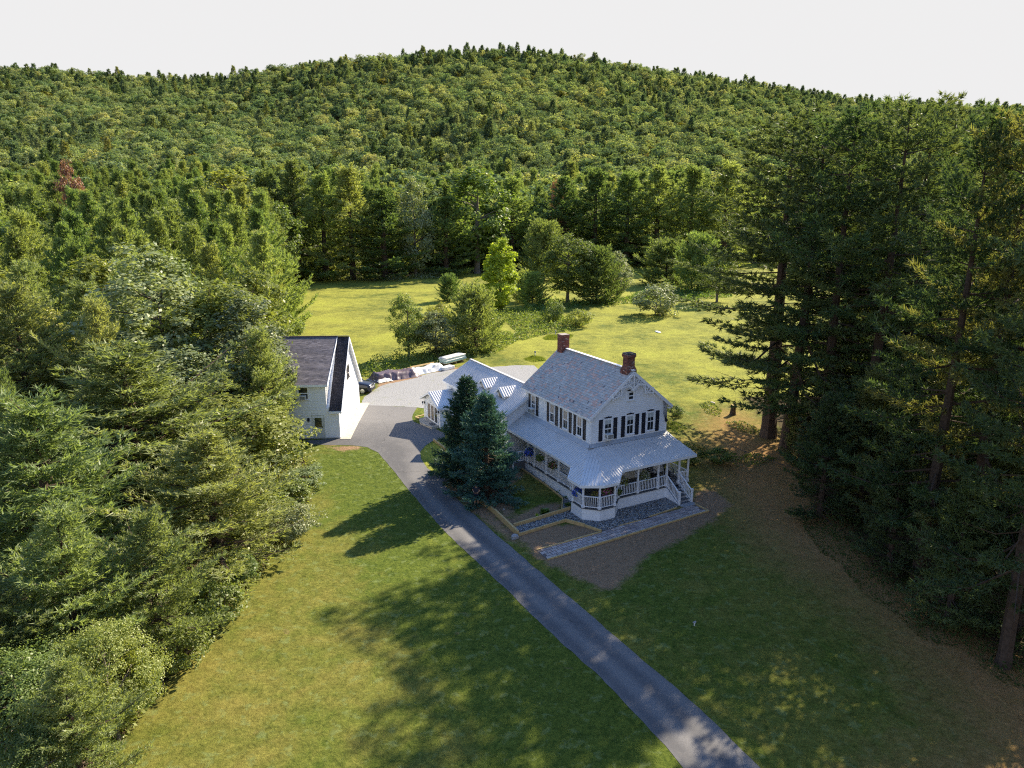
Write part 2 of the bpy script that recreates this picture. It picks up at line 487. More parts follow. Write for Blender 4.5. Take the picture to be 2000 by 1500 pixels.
DIRT = [
    [(953, 1022), (985, 1040), (1015, 1055), (1045, 1090), (1085, 1108), (1130, 1128), (1165, 1150), (1205, 1150), (1235, 1120), (1262, 1085), (1330, 1055), (1400, 1010), (1425, 985), (1395, 955),
     (1360, 962), (1340, 990), (1200, 1020), (1012, 1030)],
    [(864, 941), (886, 931), (935, 975), (1012, 1045), (1000, 1058), (975, 1040), (931, 1008)],
    [(890, 925), (1000, 925), (1020, 915), (1095, 972), (1097, 998), (1003, 1028), (900, 942)],
    [(640, 871), (700, 872), (705, 877), (660, 880)],
    [(735, 742), (800, 738), (845, 728), (900, 715), (890, 728), (850, 735), (800, 748), (740, 762)],
]
NEEDLE = [(1330, 870), (1370, 800), (1440, 790), (1520, 840), (1700, 800), (2100, 800), (2500, 1000), (2500, 1700), (1800, 1700), (1640, 1500), (1780, 1400), (1700, 1290), (1600, 1180), (1500, 1120),
          (1400, 1030), (1370, 985), (1345, 940)]
GRASSPATCH = [(990, 950), (1040, 925), (1075, 950), (1085, 975), (1060, 985), (1010, 1005)]
LAWN_L = [(205, 1500), (262, 1430), (335, 1330), (455, 1200), (520, 1110), (585, 1040), (615, 960), (600, 900), (590, 870)]     # edge of the left wood

def axis(lo, flo, fhi, hi, step, growth=1.09):
    a = list(np.arange(flo, fhi + 1e-6, step)); s = step; p = a[-1]
    while p < hi:
        s *= growth; p += s; a.append(p)
    s = step; p = a[0]; b = []
    while p > lo:
        s *= growth; p -= s; b.append(p)
    return np.array(b[::-1] + a)
gxs, gys = axis(-2600, -34, 42, 2600, 0.5), axis(-250, 18, 92, 3600, 0.5)
X, Y = np.meshgrid(gxs, gys)
P2 = np.column_stack([X.ravel(), Y.ravel()])
nx, ny = len(gxs), len(gys)
idx = np.arange(nx * ny).reshape(ny, nx)
q = np.stack([idx[:-1, :-1], idx[:-1, 1:], idx[1:, 1:], idx[1:, :-1]], -1).reshape(-1, 4)

m, nt, _, _ = new_mat('lawn')
co = objco(nt)
big = noise(nt, 0.09, 4, 0.6, co); mid = noise(nt, 0.55, 5, 0.65, co, 0.6); fine = noise(nt, 5.0, 5, 0.75, co); blade = noise(nt, 28.0, 3, 0.8, co)
mott = noise(nt, 1.9, 4, 0.7, co, 0.8)
tex = mathn(nt, 'ADD', mathn(nt, 'ADD', mathn(nt, 'MULTIPLY', fine, 0.42), mathn(nt, 'MULTIPLY', blade, 0.28)), mathn(nt, 'MULTIPLY', mott, 0.30))
g_dry = mixc(nt, ramp(nt, tex, 0.41, 0.59), (0.125, 0.108, 0.024), (0.285, 0.245, 0.062))
g_green = mixc(nt, ramp(nt, tex, 0.41, 0.59), (0.038, 0.066, 0.010), (0.135, 0.168, 0.026))
at_dry = nt.nodes.new('ShaderNodeAttribute'); at_dry.attribute_name = 'dry'
df = mathn(nt, 'ADD', mathn(nt, 'ADD', mathn(nt, 'MULTIPLY', big, 1.1), mathn(nt, 'MULTIPLY', mid, 0.95)), mathn(nt, 'SUBTRACT', at_dry.outputs['Fac'], 0.5))
lawn_c = mixc(nt, ramp(nt, df, 0.78, 1.36), g_green, g_dry)
worn = noise(nt, 0.9, 6, 0.7, co, 0.4)
lawn_c = mixc(nt, mathn(nt, 'MULTIPLY', ramp(nt, worn, 0.64, 0.74), 0.6), lawn_c, (0.24, 0.17, 0.09))
clover = noise(nt, 1.7, 4, 0.6, co, 0.3)
lawn_c = mixc(nt, mathn(nt, 'MULTIPLY', ramp(nt, clover, 0.56, 0.66), 0.5), lawn_c, (0.19, 0.235, 0.085))
at_l = nt.nodes.new('ShaderNodeAttribute'); at_l.attribute_name = 'lime'
lime_c = mixc(nt, ramp(nt, tex, 0.41, 0.59), (0.180, 0.200, 0.028), (0.350, 0.355, 0.060))
lf = mathn(nt, 'ADD', at_l.outputs['Fac'], mathn(nt, 'MULTIPLY', mathn(nt, 'SUBTRACT', mathn(nt, 'ADD', mathn(nt, 'MULTIPLY', big, 0.6), mathn(nt, 'MULTIPLY', mid, 0.4)), 0.5), 2.4))
lawn_c = mixc(nt, ramp(nt, lf, 0.35, 0.85), lawn_c, lime_c)
def masked(base, attr, col_lo, col_hi, lo, hi, brk):
    a = nt.nodes.new('ShaderNodeAttribute'); a.attribute_name = attr
    f = mathn(nt, 'ADD', a.outputs['Fac'], mathn(nt, 'MULTIPLY', mathn(nt, 'SUBTRACT', brk, 0.5), 0.9))
    c = mixc(nt, ramp(nt, tex, 0.35, 0.66), col_lo, col_hi)
    return mixc(nt, ramp(nt, f, lo, hi), base, c)
brk = mathn(nt, 'ADD', mathn(nt, 'MULTIPLY', noise(nt, 1.1, 6, 0.72, co, 0.5), 0.7), mathn(nt, 'MULTIPLY', fine, 0.3))
c = masked(lawn_c, 'needle', (0.200, 0.108, 0.040), (0.430, 0.255, 0.110), 0.42, 1.05, brk)
c = masked(c, 'dirt', (0.185, 0.115, 0.066), (0.370, 0.245, 0.150), 0.42, 0.60, brk)
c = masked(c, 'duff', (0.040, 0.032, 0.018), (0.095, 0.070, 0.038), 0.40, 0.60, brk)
finish(nt, c, 0.95, tex, 1.0, 0.16, 0, 0.08)
M['lawn'] = m

def softmask(polys, w):
    out = np.zeros(len(P2))
    near = (np.abs(P2[:, 0]) < 90) & (P2[:, 1] > 5) & (P2[:, 1] < 130)
    for poly in polys:
        d = poly_dist(P2[near], PX(*poly))
        o = np.zeros(len(P2)); o[near] = np.clip(0.5 + d / w, 0, 1)
        out = np.maximum(out, o)
    return out
dirt = softmask(DIRT, 3.0)
dirt *= 1 - softmask([GRASSPATCH], 1.8) * 0.95
needle = softmask([NEEDLE], 9.0)
LE = np.array(PX(*LAWN_L))
def left_edge(y):
    """x of the left wood's edge at distance y"""
    yy = LE[:, 1]; o = np.argsort(yy)
    x = np.interp(y, yy[o], LE[o, 0])
    return np.where(y > 64, -22 - (y - 64) * 0.285, x)
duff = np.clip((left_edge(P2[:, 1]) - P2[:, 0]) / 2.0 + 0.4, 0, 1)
RE_PX = [(1500, 850), (1560, 960), (1600, 1010), (1640, 1080), (1740, 1170), (1900, 1270), (2000, 1340), (2250, 1500)]
RE = np.array(PX(*RE_PX))
def right_edge(y):
    o = np.argsort(RE[:, 1])
    return np.interp(y, RE[o, 1], RE[o, 0])
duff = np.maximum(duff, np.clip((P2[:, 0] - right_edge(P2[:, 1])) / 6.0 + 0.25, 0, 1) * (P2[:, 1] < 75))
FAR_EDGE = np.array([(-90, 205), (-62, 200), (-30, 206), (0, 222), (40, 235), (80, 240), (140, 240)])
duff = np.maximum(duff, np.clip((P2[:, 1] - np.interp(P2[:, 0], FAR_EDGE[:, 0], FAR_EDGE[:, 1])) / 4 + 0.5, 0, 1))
dry = np.full(len(P2), 0.5)
dry += 0.12 * np.exp(-((P2[:, 0] + 40) ** 2 / 500 + (P2[:, 1] - 115) ** 2 / 900)) + 0.06 * sstep((P2[:, 1] - 60) / 30) * (P2[:, 1] < 300)
dxl = np.interp(P2[:, 1], [20, 24, 28, 34, 41, 48, 55], [6.5, 5.0, 2.6, -.4, -3.2, -6.5, -10])
dry -= 0.40 * sstep((P2[:, 0] - dxl + 9) / 7) * sstep((dxl + 4 - P2[:, 0]) / 2) * (P2[:, 1] < 75)  # greener grass left of the drive; the pines' shade also darkens its colour
dry -= 0.12 * (P2[:, 0] > dxl + 3) * (P2[:, 1] < 50)
lime = 0.62 * sstep((P2[:, 1] - 62) / 14) * (P2[:, 1] < 400) + softmask([[(820, 884), (848, 860), (880, 862), (890, 925), (850, 925), (828, 905)]], 1.5) * 1.2
lime += 0.35 * softmask([[(800, 1010), (880, 1060), (960, 1180), (900, 1190), (830, 1120)]], 4.0)
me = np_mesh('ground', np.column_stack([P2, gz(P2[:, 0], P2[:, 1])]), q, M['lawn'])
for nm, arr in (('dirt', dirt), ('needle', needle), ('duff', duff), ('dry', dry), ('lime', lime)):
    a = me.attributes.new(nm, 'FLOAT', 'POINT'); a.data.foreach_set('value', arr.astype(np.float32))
me.polygons.foreach_set('use_smooth', [True] * len(me.polygons))
obj_from('ground', me, kind='structure')

# ------------------------------------------------------------------ driveway, gravel yard
m, nt, _, _ = new_mat('asphalt')
co = objco(nt)
f1 = noise(nt, 0.35, 4, 0.6, co); f2 = noise(nt, 30, 4, 0.8, co); f3 = noise(nt, 2.2, 4, 0.6, co)
at = nt.nodes.new('ShaderNodeAttribute'); at.attribute_name = 'across'
wv = nt.nodes.new('ShaderNodeMath'); wv.operation = 'SINE'
nt.links.new(mathn(nt, 'MULTIPLY', at.outputs['Fac'], 12.56), wv.inputs[0])
base = mixc(nt, ramp(nt, f2, 0.25, 0.75), (0.085, 0.084, 0.088), (0.225, 0.217, 0.213))
base = mixc(nt, ramp(nt, mathn(nt, 'ADD', mathn(nt, 'MULTIPLY', wv.outputs[0], 0.30), f1), 0.20, 0.80), base, mixc(nt, 0.72, base, (0.075, 0.075, 0.08)))
base = mixc(nt, mathn(nt, 'MULTIPLY', ramp(nt, f3, 0.55, 0.75), 0.25), base, (0.24, 0.22, 0.20))
vo = nt.nodes.new('ShaderNodeTexVoronoi'); vo.feature = 'DISTANCE_TO_EDGE'; vo.inputs['Scale'].default_value = 0.085
wob = nt.nodes.new('ShaderNodeVectorMath'); wob.operation = 'ADD'
nz = nt.nodes.new('ShaderNodeTexNoise'); nz.inputs['Scale'].default_value = 0.8; nt.links.new(co, nz.inputs['Vector'])
nt.links.new(co, wob.inputs[0]); nt.links.new(nz.outputs['Color'], wob.inputs[1]); nt.links.new(wob.outputs[0], vo.inputs['Vector'])
crack = ramp(nt, vo.outputs['Distance'], 0.0016, 0.0006)
base = mixc(nt, mathn(nt, 'MULTIPLY', crack, 0.45), base, (0.03, 0.03, 0.03))
finish(nt, base, 0.88, f2, 0.5, 0.012, 0, 0.25)
M['asphalt'] = m
m, nt, _, _ = new_mat('gravel')
co = objco(nt)
vo = nt.nodes.new('ShaderNodeTexVoronoi'); vo.inputs['Scale'].default_value = 11
nt.links.new(co, vo.inputs['Vector'])
n1 = noise(nt, 0.5, 5, 0.65, co, 0.5); n2 = noise(nt, 6, 4, 0.7, co)
c = mixc(nt, ramp(nt, n2, 0.3, 0.7), (0.19, 0.192, 0.196), (0.33, 0.332, 0.336))
c = mixc(nt, mathn(nt, 'MULTIPLY', ramp(nt, n1, 0.60, 0.72), 0.55), c, (0.17, 0.19, 0.07))
finish(nt, c, 0.9, vo.outputs['Distance'], 0.6, 0.05, 0, 0.2)
M['gravel'] = m
v, t = cdt_sheet(gravel_w, 0.9, 0.004, 0.10, 3, 0.45)
obj_from('gravel_yard', np_mesh('gravel_yard', v, t, M['gravel']), kind='structure')
v, t = cdt_sheet(drive_w, 0.55, 0.010, 0.022, 4, 0.3)
me = np_mesh('driveway', v, t, M['asphalt'])
LFT, RGT = np.array(PX(*DRIVE[:13])), np.array(PX(*DRIVE[39:]))
def pd(p, line):
    d = np.full(len(p), 1e9)
    for i in range(len(line) - 1):
        a, b = line[i], line[i + 1]; ab = b - a
        tt = np.clip(((p - a) @ ab) / (ab @ ab), 0, 1)
        d = np.minimum(d, np.linalg.norm(p - (a + tt[:, None] * ab), axis=1))
    return d
dl, dr = pd(v[:, :2], LFT), pd(v[:, :2], RGT)
a = me.attributes.new('across', 'FLOAT', 'POINT'); a.data.foreach_set('value', (dl / (dl + dr + 1e-6)).astype(np.float32))
obj_from('driveway', me, kind='structure')

# ------------------------------------------------------------------ house frame (u along the gable, v back along the eaves)
HX, HY, YAW = 5.687, 48.902, R(28.139)
_cu, _su = math.cos(YAW), math.sin(YAW)
def H2W(u, v):
    return HX + u * _cu - v * _su, HY + u * _su + v * _cu
def W2H(x, y):
    x -= HX; y -= HY
    return x * _cu + y * _su, -x * _su + y * _cu

# stone walk, pebble beds
M['dark_soil'] = mat_plain('dark_soil', (0.12, 0.10, 0.095), 0.95, 0.3, 9.0)
path_uv = [(-7.40, -6.38), (6.38, -5.71), (6.46, -4.39), (-7.40, -5.02)]
path_w = [H2W(*p) for p in path_uv]
v, t = cdt_sheet(path_w, 0.8, 0.012, 0.0, 5, 0.6)
pth = obj_from('stone_walk', np_mesh('stone_walk', v, t, M['dark_soil']), kind='structure')
mb = MB(); r = random.Random(3)
du, dv = 0.40, 0.335
rows = 4
jit = {}
def hexpt(i, j, k):
    key = (i, j, k)
    if key not in jit: jit[key] = (r.uniform(-.055, .055), r.uniform(-.045, .045))
    return jit[key]
ncol = int(13.8 / du)
for j in range(rows):
    for i in range(ncol):
        # corners of a staggered cell; shared corner jitter keeps the joints even
        off = 0.5 * (j % 2)
        u0 = -7.36 + (i + off) * du
        if u0 + du > 6.40: continue
        w0 = j * dv + 0.005
        c = [(2 * i + j % 2, j), (2 * i + 1 + j % 2, j), (2 * i + 2 + j % 2, j), (2 * i + 2 + j % 2, j + 1), (2 * i + 1 + j % 2, j + 1), (2 * i + j % 2, j + 1)]
        pts = []
        for (a_, b_) in c:
            jx, jy = hexpt(a_, b_, 0)
            zig = 0.045 * (1 if (a_ + b_) % 2 else -1)
            pu = -7.36 + a_ * du / 2 + jx; pv = b_ * dv + zig + jy
            pts.append((pu, min(max(pv, 0.0), 1.33)))
        cx_ = sum(p[0] for p in pts) / 6; cy_ = sum(p[1] for p in pts) / 6
        top = []
        for (pu, pv) in pts:
            pu = cx_ + (pu - cx_) * 0.87; pv = cy_ + (pv - cy_) * 0.85
            vv = -6.38 + 0.0486 * (pu + 7.4) + pv
            x_, y_ = H2W(pu, vv); top.append((x_, y_, gzf(x_, y_) + 0.032 + 0.004 * r.random()))
        mb.slab(top, 0.03)
mb.build('flagstone', 'stone_path', pth, kind='stuff')
del pth

def pebble_bed(name, poly, n, label, seed):
    pw = [G(*p) for p in poly]
    v, t = cdt_sheet(pw, 0.6, 0.014, 0.0, seed, 0.5)
    bed = np_mesh(name, v, t, M['dark_soil'])
    rr = np.random.default_rng(seed)
    lo, hi = np.min(pw, 0), np.max(pw, 0)
    p = rr.uniform(lo, hi, (n * 6, 2)); p = p[inside(p, pw)][:n]
    base = np.array([(1, 0, 0), (-.5, .87, 0), (-.5, -.87, 0), (.2, 0, .75), (0, 0, -.6)], float)
    tri = np.array([(0, 1, 3), (1, 2, 3), (2, 0, 3), (1, 0, 4), (2, 1, 4), (0, 2, 4)])
    k = len(p); an = rr.uniform(0, 6.28, k); s = rr.uniform(0.035, 0.085, k)
    bx = base[None] * np.stack([s * rr.uniform(.8, 1.3, k), s, s * rr.uniform(.5, .9, k)], 1)[:, None, :]
    x = bx[..., 0] * np.cos(an)[:, None] - bx[..., 1] * np.sin(an)[:, None]; y = bx[..., 0] * np.sin(an)[:, None] + bx[..., 1] * np.cos(an)[:, None]
    z0 = gz(p[:, 0], p[:, 1]) + 0.03 + rr.uniform(0, .03, k)
    vv = np.stack([x + p[:, 0:1], y + p[:, 1:2], bx[..., 2] + z0[:, None]], -1).reshape(-1, 3)
    tt = (tri[None] + (np.arange(k) * 5)[:, None, None]).reshape(-1, 3)
    o = obj_from(name, bed, kind='stuff'); tag(o, label, 'pebbles')
    obj_from('pebbles', np_mesh('pebbles', vv, tt, M['pebble']), o, kind='stuff')
pebble_bed('pebble_bed', [(1003, 1030), (1113, 996), (1128, 985), (1160, 1003), (1203, 1003), (1210, 985), (1302, 962), (1328, 988), (1251, 1016), (1176, 1038), (1104, 1018), (1012, 1044)], 9000,
           'grey and tan river pebble bed in front of the porch bay', 7)
pebble_bed('pebble_bed', [(1004, 902), (1014, 895), (1060, 925), (1118, 965), (1116, 994), (1099, 999), (1101, 974), (1067, 946), (1012, 909)], 3500,
           'narrow river pebble strip with low plants along the side porch', 8)

# ------------------------------------------------------------------ timber edging, each run a thing, each board a part
def edging(name, label, runs, h=0.2, w=0.12, cat='edging', zoff=0.0):
    x0, y0 = G(*runs[0][0])
    t = thing(name, label, cat, (x0, y0, gzf(x0, y0)), 0, 'pale timber edging boards round the beds')
    for run in runs:
        hh = run[2] if len(run) > 2 else h
        ax, ay = G(*run[0]); bx, by = G(*run[1])
        mb = MB()
        a = Vector((ax - x0, ay - y0, gzf(ax, ay) - gzf(x0, y0) + hh / 2 - 0.03 + zoff)); b = Vector((bx - x0, by - y0, gzf(bx, by) - gzf(x0, y0) + hh / 2 - 0.03 + zoff))
        d = (b - a); L_ = d.length; d.normalize()
        nseg = max(1, round(L_ / 2.6))
        for i in range(nseg):
            mb = MB()
            p = a + d * (L_ * i / nseg + 0.006); q_ = a + d * (L_ * (i + 1) / nseg - 0.006)
            zz = random.uniform(-0.012, 0.012)
            p.z += zz; q_.z += zz
            mb.bar(p, q_, w, hh)
            mb.build('board', 'timber', t, bevel=0.006)
    return t
edging('timber_edging', 'long stepped timber wall beside the driveway under the blue spruce', [((885, 934), (903, 949), 0.22), ((903, 949), (931, 974), 0.26), ((931, 974), (966, 1003), 0.34), ((966, 1003), (1012, 1047), 0.40)], 0.3, 0.14)
edging('timber_edging', 'timber board between the spruce bed and the pebble strip, ending at the porch bay', [((1003, 1031), (1114, 997))], 0.34, 0.10)
edging('timber_edging', 'bent timber edge between the pebble strip and the triangular soil bed', [((1012, 1047), (1104, 1019), 0.24), ((1104, 1019), (1142, 1029), 0.26), ((1142, 1029), (1175, 1040), 0.22)], 0.22, 0.10)
edging('timber_edging', 'timber edge along the side porch between lawn and pebbles', [((1008, 909), (1066, 948)), ((1066, 948), (1099, 974)), ((1099, 974), (1097, 999))], 0.16, 0.09)
edging('timber_edging', 'lower timber edge of the stone walk, stepped down towards the lawn', [((1069, 1094), (1126, 1077), .12), ((1126, 1077), (1232, 1045), .17), ((1232, 1045), (1293, 1026), .15), ((1293, 1026), (1384, 999), .13), ((1384, 999), (1357, 985), .12)], 0.14, 0.10)
edging('timber_edging', 'upper timber edge of the stone walk beside the triangular soil bed', [((1048, 1075), (1104, 1060), .12), ((1104, 1060), (1175, 1040), .14)], 0.14, 0.09)
edging('timber_edging', 'short timber edge of the stone walk below the pebbles in front of the porch skirt', [((1209, 1028), (1251, 1017), .12), ((1268, 1010), (1322, 992), .10)], 0.12, 0.09)
edging('timber_edging', 'timber bed edge on the small bright lawn left of the green spruce', [((847, 861), (870, 879))], 0.26, 0.14)
edging('timber_edging', 'pair of pale boards lying by the entry corner beside the grass patch', [((811, 815), (828, 811), .12), ((813, 816), (829, 820), .12)], 0.12, 0.14)
# ------------------------------------------------------------------ farmhouse
house = thing('farmhouse', 'white clapboard farmhouse with slate roof, black shutters and wraparound porch', 'house', (HX, HY, 0), YAW)
W_, L_ = 7.0, 9.5
Z1, ZE, ZR = 4.30, 6.40, 9.46
PIT = (ZR - ZE) / (W_ / 2 + 0.29)
def zroof(u):
    return ZR - abs(u - W_ / 2) * PIT
def siding(name, o, e, n, z0, z1, ext, parent, mat='white_paint', reveal=0.14):
    """lapped boards on a wall; ext(z) gives the run [s0, s1] of the board at height z"""
    mb = MB(); mb.frame(o, e, n)
    z = z0
    while z < z1 - 0.02:
        zt = min(z + reveal, z1)
        a0, a1 = ext(z); b0, b1 = ext(zt)
        if a1 - a0 > 0.02:
            p, q_, r_, s_ = mb.w(a0, 0.032, z), mb.w(a1, 0.032, z), mb.w(max(b1, b0), 0.003, zt), mb.w(b0, 0.003, zt)
            p2, q2 = mb.w(a0, 0.001, z), mb.w(a1, 0.001, z)
            mb.add((p, q_, r_, s_, p2, q2), ((0, 1, 2, 3), (4, 5, 1, 0)))
        z = zt
    return mb.build(name, mat, parent, kind='stuff')
# core walls
mb = MB()
zw = zroof(0) - 0.12
pr = [(0, 0.0), (W_, 0.0), (W_, zw), (W_ / 2, zroof(W_ / 2) - 0.16), (0, zw)]
vs = [(u, 0, z) for u, z in pr] + [(u, L_, z) for u, z in pr]
mb.add(vs, [(0, 1, 2, 3, 4), (9, 8, 7, 6, 5), (0, 5, 6, 1), (1, 6, 7, 2), (2, 7, 8, 3), (3, 8, 9, 4), (4, 9, 5, 0)])
hwall = mb.build('wall', 'white_paint', house)
FR = ((0, 0), (1, 0), (0, -1))          # gable wall: s = u
LF = ((0, 0), (0, 1), (-1, 0))          # side wall: s = v
def gable_ext(z):
    if z <= zw: return 0.10, W_ - 0.10
    d = max(0.0, (zroof(W_ / 2) - 0.2 - z) / PIT)
    return max(0.1, W_ / 2 - d), min(W_ - 0.1, W_ / 2 + d)
siding('clapboard', *FR, Z1 + 0.10, zroof(W_ / 2) - 0.25, gable_ext, hwall)
siding('clapboard', *LF, Z1 + 0.10, zw, lambda z: (0.10, L_ - 0.10), hwall)
siding('clapboard', *FR, 0.97, 3.4, lambda z: (0.10, W_), hwall)
siding('clapboard', *LF, 0.97, 3.6, lambda z: (0.10, L_), hwall)
siding('clapboard', (W_, 0), (0, 1), (1, 0), 0.2, zw, lambda z: (0.1, L_ - .1), hwall)
mb = MB()
for fr, ends in ((FR, (0, W_ - 0.1)), (LF, (0, L_ - 0.1))):
    mb.frame(*fr)
    for s_ in ends: mb.fbox(s_, s_ + 0.1, 0.0, 0.042, 0.95, zw)
    mb.fbox(0.1, ends[1], 0.0, 0.044, Z1 - 0.02, Z1 + 0.11)
mb.build('corner_trim', 'white_trim', house)

# windows, shutters
def window(parent, fr, s, z0, z1, w, blind=None, crown=True, muntin=True, gap=None, base=0.0, mat='white_trim'):
    """casing with sill, upper and lower sash, panes"""
    mb = MB(); mb.frame(*fr)
    c = 0.09; h = w / 2; d0 = 0.0; d1 = base + 0.05
    mb.fbox(s - h - c, s - h, d0, d1, z0, z1 + c); mb.fbox(s + h, s + h + c, d0, d1, z0, z1 + c)
    mb.fbox(s - h, s + h, d0, d1 - 0.003, z1, z1 + c)
    win = mb.build('window', mat, parent)
    mb = MB(); mb.frame(*fr); mb.fbox(s - h - c - 0.03, s + h + c + 0.03, d0, d1 + 0.04, z0 - 0.07, z0)
    mb.build('sill', mat, win)
    zm = (z0 + z1) / 2
    for a, b, d in ((zm, z1, 0.030), (z0, zm, 0.024)):
        mb = MB(); mb.frame(*fr); st = 0.042; d += base
        mb.fbox(s - h, s - h + st, d - 0.02, d + 0.012, a, b); mb.fbox(s + h - st, s + h, d - 0.02, d + 0.012, a, b)
        mb.fbox(s - h + st, s + h - st, d - 0.02, d + 0.011, a, a + st); mb.fbox(s - h + st, s + h - st, d - 0.02, d + 0.011, b - st, b)
        if muntin: mb.fbox(s - 0.012, s + 0.012, d - 0.02, d + 0.009, a + st, b - st)
        mb.build('sash', mat, win)
        mb = MB(); mb.frame(*fr); mb.fbox(s - h + st, s + h - st, d - 0.02, d, a + st, b - st)
        mb.build('pane', 'glass', win)
    if blind is not None:
        mb = MB(); mb.frame(*fr); mb.fbox(s - h + 0.045, s + h - 0.045, base + 0.027, base + 0.0345, z1 - 0.05 - blind * (z1 - z0), z1 - 0.045)
        mb.build('blind', 'blind' if fr is LF else M['shade_grey'], win)
    if crown:
        mb = MB(); mb.frame(*fr)
        zc = z1 + c + 0.02
        for i in range(-4, 5):
            hh = 0.10 - 0.016 * abs(i) + (0.03 if i % 2 == 0 else 0)
            mb.fbox(s + i * 0.072 - 0.03, s + i * 0.072 + 0.03, 0.0, base + 0.04, zc, zc + max(0.02, hh))
        mb.build('window_crown', 'black_paint', win)
    return win
def shutter(parent, fr, s0, s1, z0, z1):
    mb = MB(); mb.frame(*fr)
    mb.fbox(s0, s0 + 0.05, 0.0, 0.06, z0, z1); mb.fbox(s1 - 0.05, s1, 0.0, 0.06, z0, z1)
    for a, b in ((z0, z0 + 0.07), ((z0 + z1) / 2 - 0.04, (z0 + z1) / 2 + 0.04), (z1 - 0.07, z1)):
        mb.fbox(s0 + 0.05, s1 - 0.05, 0.0, 0.058, a, b)
    sh = mb.build('shutter', 'black_paint', parent)
    mb = MB(); mb.frame(*fr)
    z = z0 + 0.08
    while z < z1 - 0.1:
        if not (abs(z + 0.02 - (z0 + z1) / 2) < 0.06):
            mb.add((mb.w(s0 + .05, .048, z), mb.w(s1 - .05, .048, z), mb.w(s1 - .05, .028, z + .055), mb.w(s0 + .05, .028, z + .055)), ((0, 1, 2, 3),))
        z += 0.05
    mb.build('louvre', 'black_paint', sh, kind='stuff')
M['shade_grey'] = mat_plain('shade_grey', (0.42, 0.46, 0.46), 0.7, 0.1, 3.0)
for s_, a, b, c_, d_, bl in ((1.48, .68, 1.01, 1.98, 2.31, .22), (3.48, 2.69, 3.02, 3.98, 4.31, .2), (5.40, 4.59, 4.92, 5.91, 6.24, .24)):
    window(house, FR, s_, 4.60, 6.02, 0.62, bl, base=0.03)
    shutter(house, FR, a, b, 4.44, 6.08); shutter(house, FR, c_, d_, 4.44, 6.08)
window(house, FR, 3.47, 7.26, 7.84, 0.46, None, True, False, base=0.03)
for s_, a, b, c_, d_, bl in ((8.25, 8.72, 9.06, 7.46, 7.79, .3), (5.27, 5.78, 6.09, 4.46, 4.80, .5), (3.33, 3.82, 4.13, 2.50, 2.83, .48), (1.39, 1.88, 2.20, 0.59, 0.92, .5)):
    window(house, LF, s_, 4.58, 6.02, 0.60, bl, base=0.03)
    shutter(house, LF, a, b, 4.44, 6.08); shutter(house, LF, c_, d_, 4.44, 6.08)
# ground floor under the porch
for s_ in (1.6, 5.4): window(house, FR, s_, 1.55, 3.0, 0.8, .3, False, base=0.03)
for s_ in (1.8, 4.0, 8.6): window(house, LF, s_, 1.55, 3.0, 0.75, .3, False, base=0.03)
def door(parent, fr, s, z0, w=0.9, h=2.05, mat='cream_paint', glass=True):
    mb = MB(); mb.frame(*fr)
    mb.fbox(s - w / 2 - .1, s - w / 2, 0, .06, z0, z0 + h + .1); mb.fbox(s + w / 2, s + w / 2 + .1, 0, .06, z0, z0 + h + .1); mb.fbox(s - w / 2, s + w / 2, 0, .058, z0 + h, z0 + h + .1)
    mb.fbox(s - w / 2, s + w / 2, 0, .035, z0, z0 + h)
    dr_ = mb.build('door', mat, parent)
    if glass:
        mb = MB(); mb.frame(*fr); mb.fbox(s - w * .32, s + w * .32, .02, .045, z0 + h * .48, z0 + h * .92); mb.build('pane', 'glass', dr_)
    mb = MB(); mb.frame(*fr); mb.fbox(s - w * .42, s - w * .36, .03, .09, z0 + .95, z0 + 1.08); mb.build('handle', 'black_paint', dr_)
    return dr_
door(house, FR, 3.6, 0.96)
door(house, LF, 6.3, 0.96, 0.9, 2.05, 'white_trim')

# slate roof
OV, GF, GB = 0.29, 0.26, 0.42
mb = MB()
for sgn in (-1, 1):
    e_u = W_ / 2 + sgn * (W_ / 2 + OV)
    mb.slab([(W_ / 2, -GF, ZR - 0.03), (e_u, -GF, ZE - 0.03), (e_u, L_ + GB, ZE - 0.03), (W_ / 2, L_ + GB, ZR - 0.03)], 0.12)
roof = mb.build('roof', 'white_trim', house)
mb = MB(); r = random.Random(9)
SL = math.hypot(W_ / 2 + OV, ZR - ZE); rows = 23; ex = (SL) / rows
for sgn in (-1, 1):
    dn = Vector((sgn * (W_ / 2 + OV) / SL, 0, -(ZR - ZE) / SL)); nrm = Vector((sgn * (ZR - ZE) / SL, 0, (W_ / 2 + OV) / SL))
    top = Vector((W_ / 2, 0, ZR - 0.012))
    for i in range(rows):
        y = -GF - 0.02 + (0 if i % 2 else -0.13)
        while y < L_ + GB:
            w = r.uniform(0.24, 0.29)
            y0, y1 = max(y, -GF - 0.02), min(y + w - 0.008, L_ + GB + 0.02)
            y += w
            if y1 - y0 < 0.04: continue
            j = r.uniform(-0.012, 0.012)
            lift = r.uniform(0.0, 0.007)
            a = top + dn * (i * ex - 0.02); b = top + dn * ((i + 1) * ex + 0.03 + j)
            p = [a + nrm * 0.004, a + nrm * 0.004, b + nrm * (0.024 + lift), b + nrm * (0.024 + lift)]
            p = [Vector((q_.x, yy, q_.z)) for q_, yy in zip(p, (y0, y1, y1, y0))]
            lo = [p[2] - nrm * 0.014, p[3] - nrm * 0.014]
            mb.add(p + lo, ((0, 1, 2, 3), (3, 2, 4, 5), (0, 3, 5), (1, 4, 2)))
mb.build('slate', 'slate', roof, kind='stuff')
mb = MB()
mb.bar((W_ / 2, 0.95, ZR + 0.045), (W_ / 2, L_ - 0.55, ZR + 0.045), 0.26, 0.05); mb.bar((W_ / 2, -GF, ZR + 0.045), (W_ / 2, 0.1, ZR + 0.045), 0.26, 0.05)
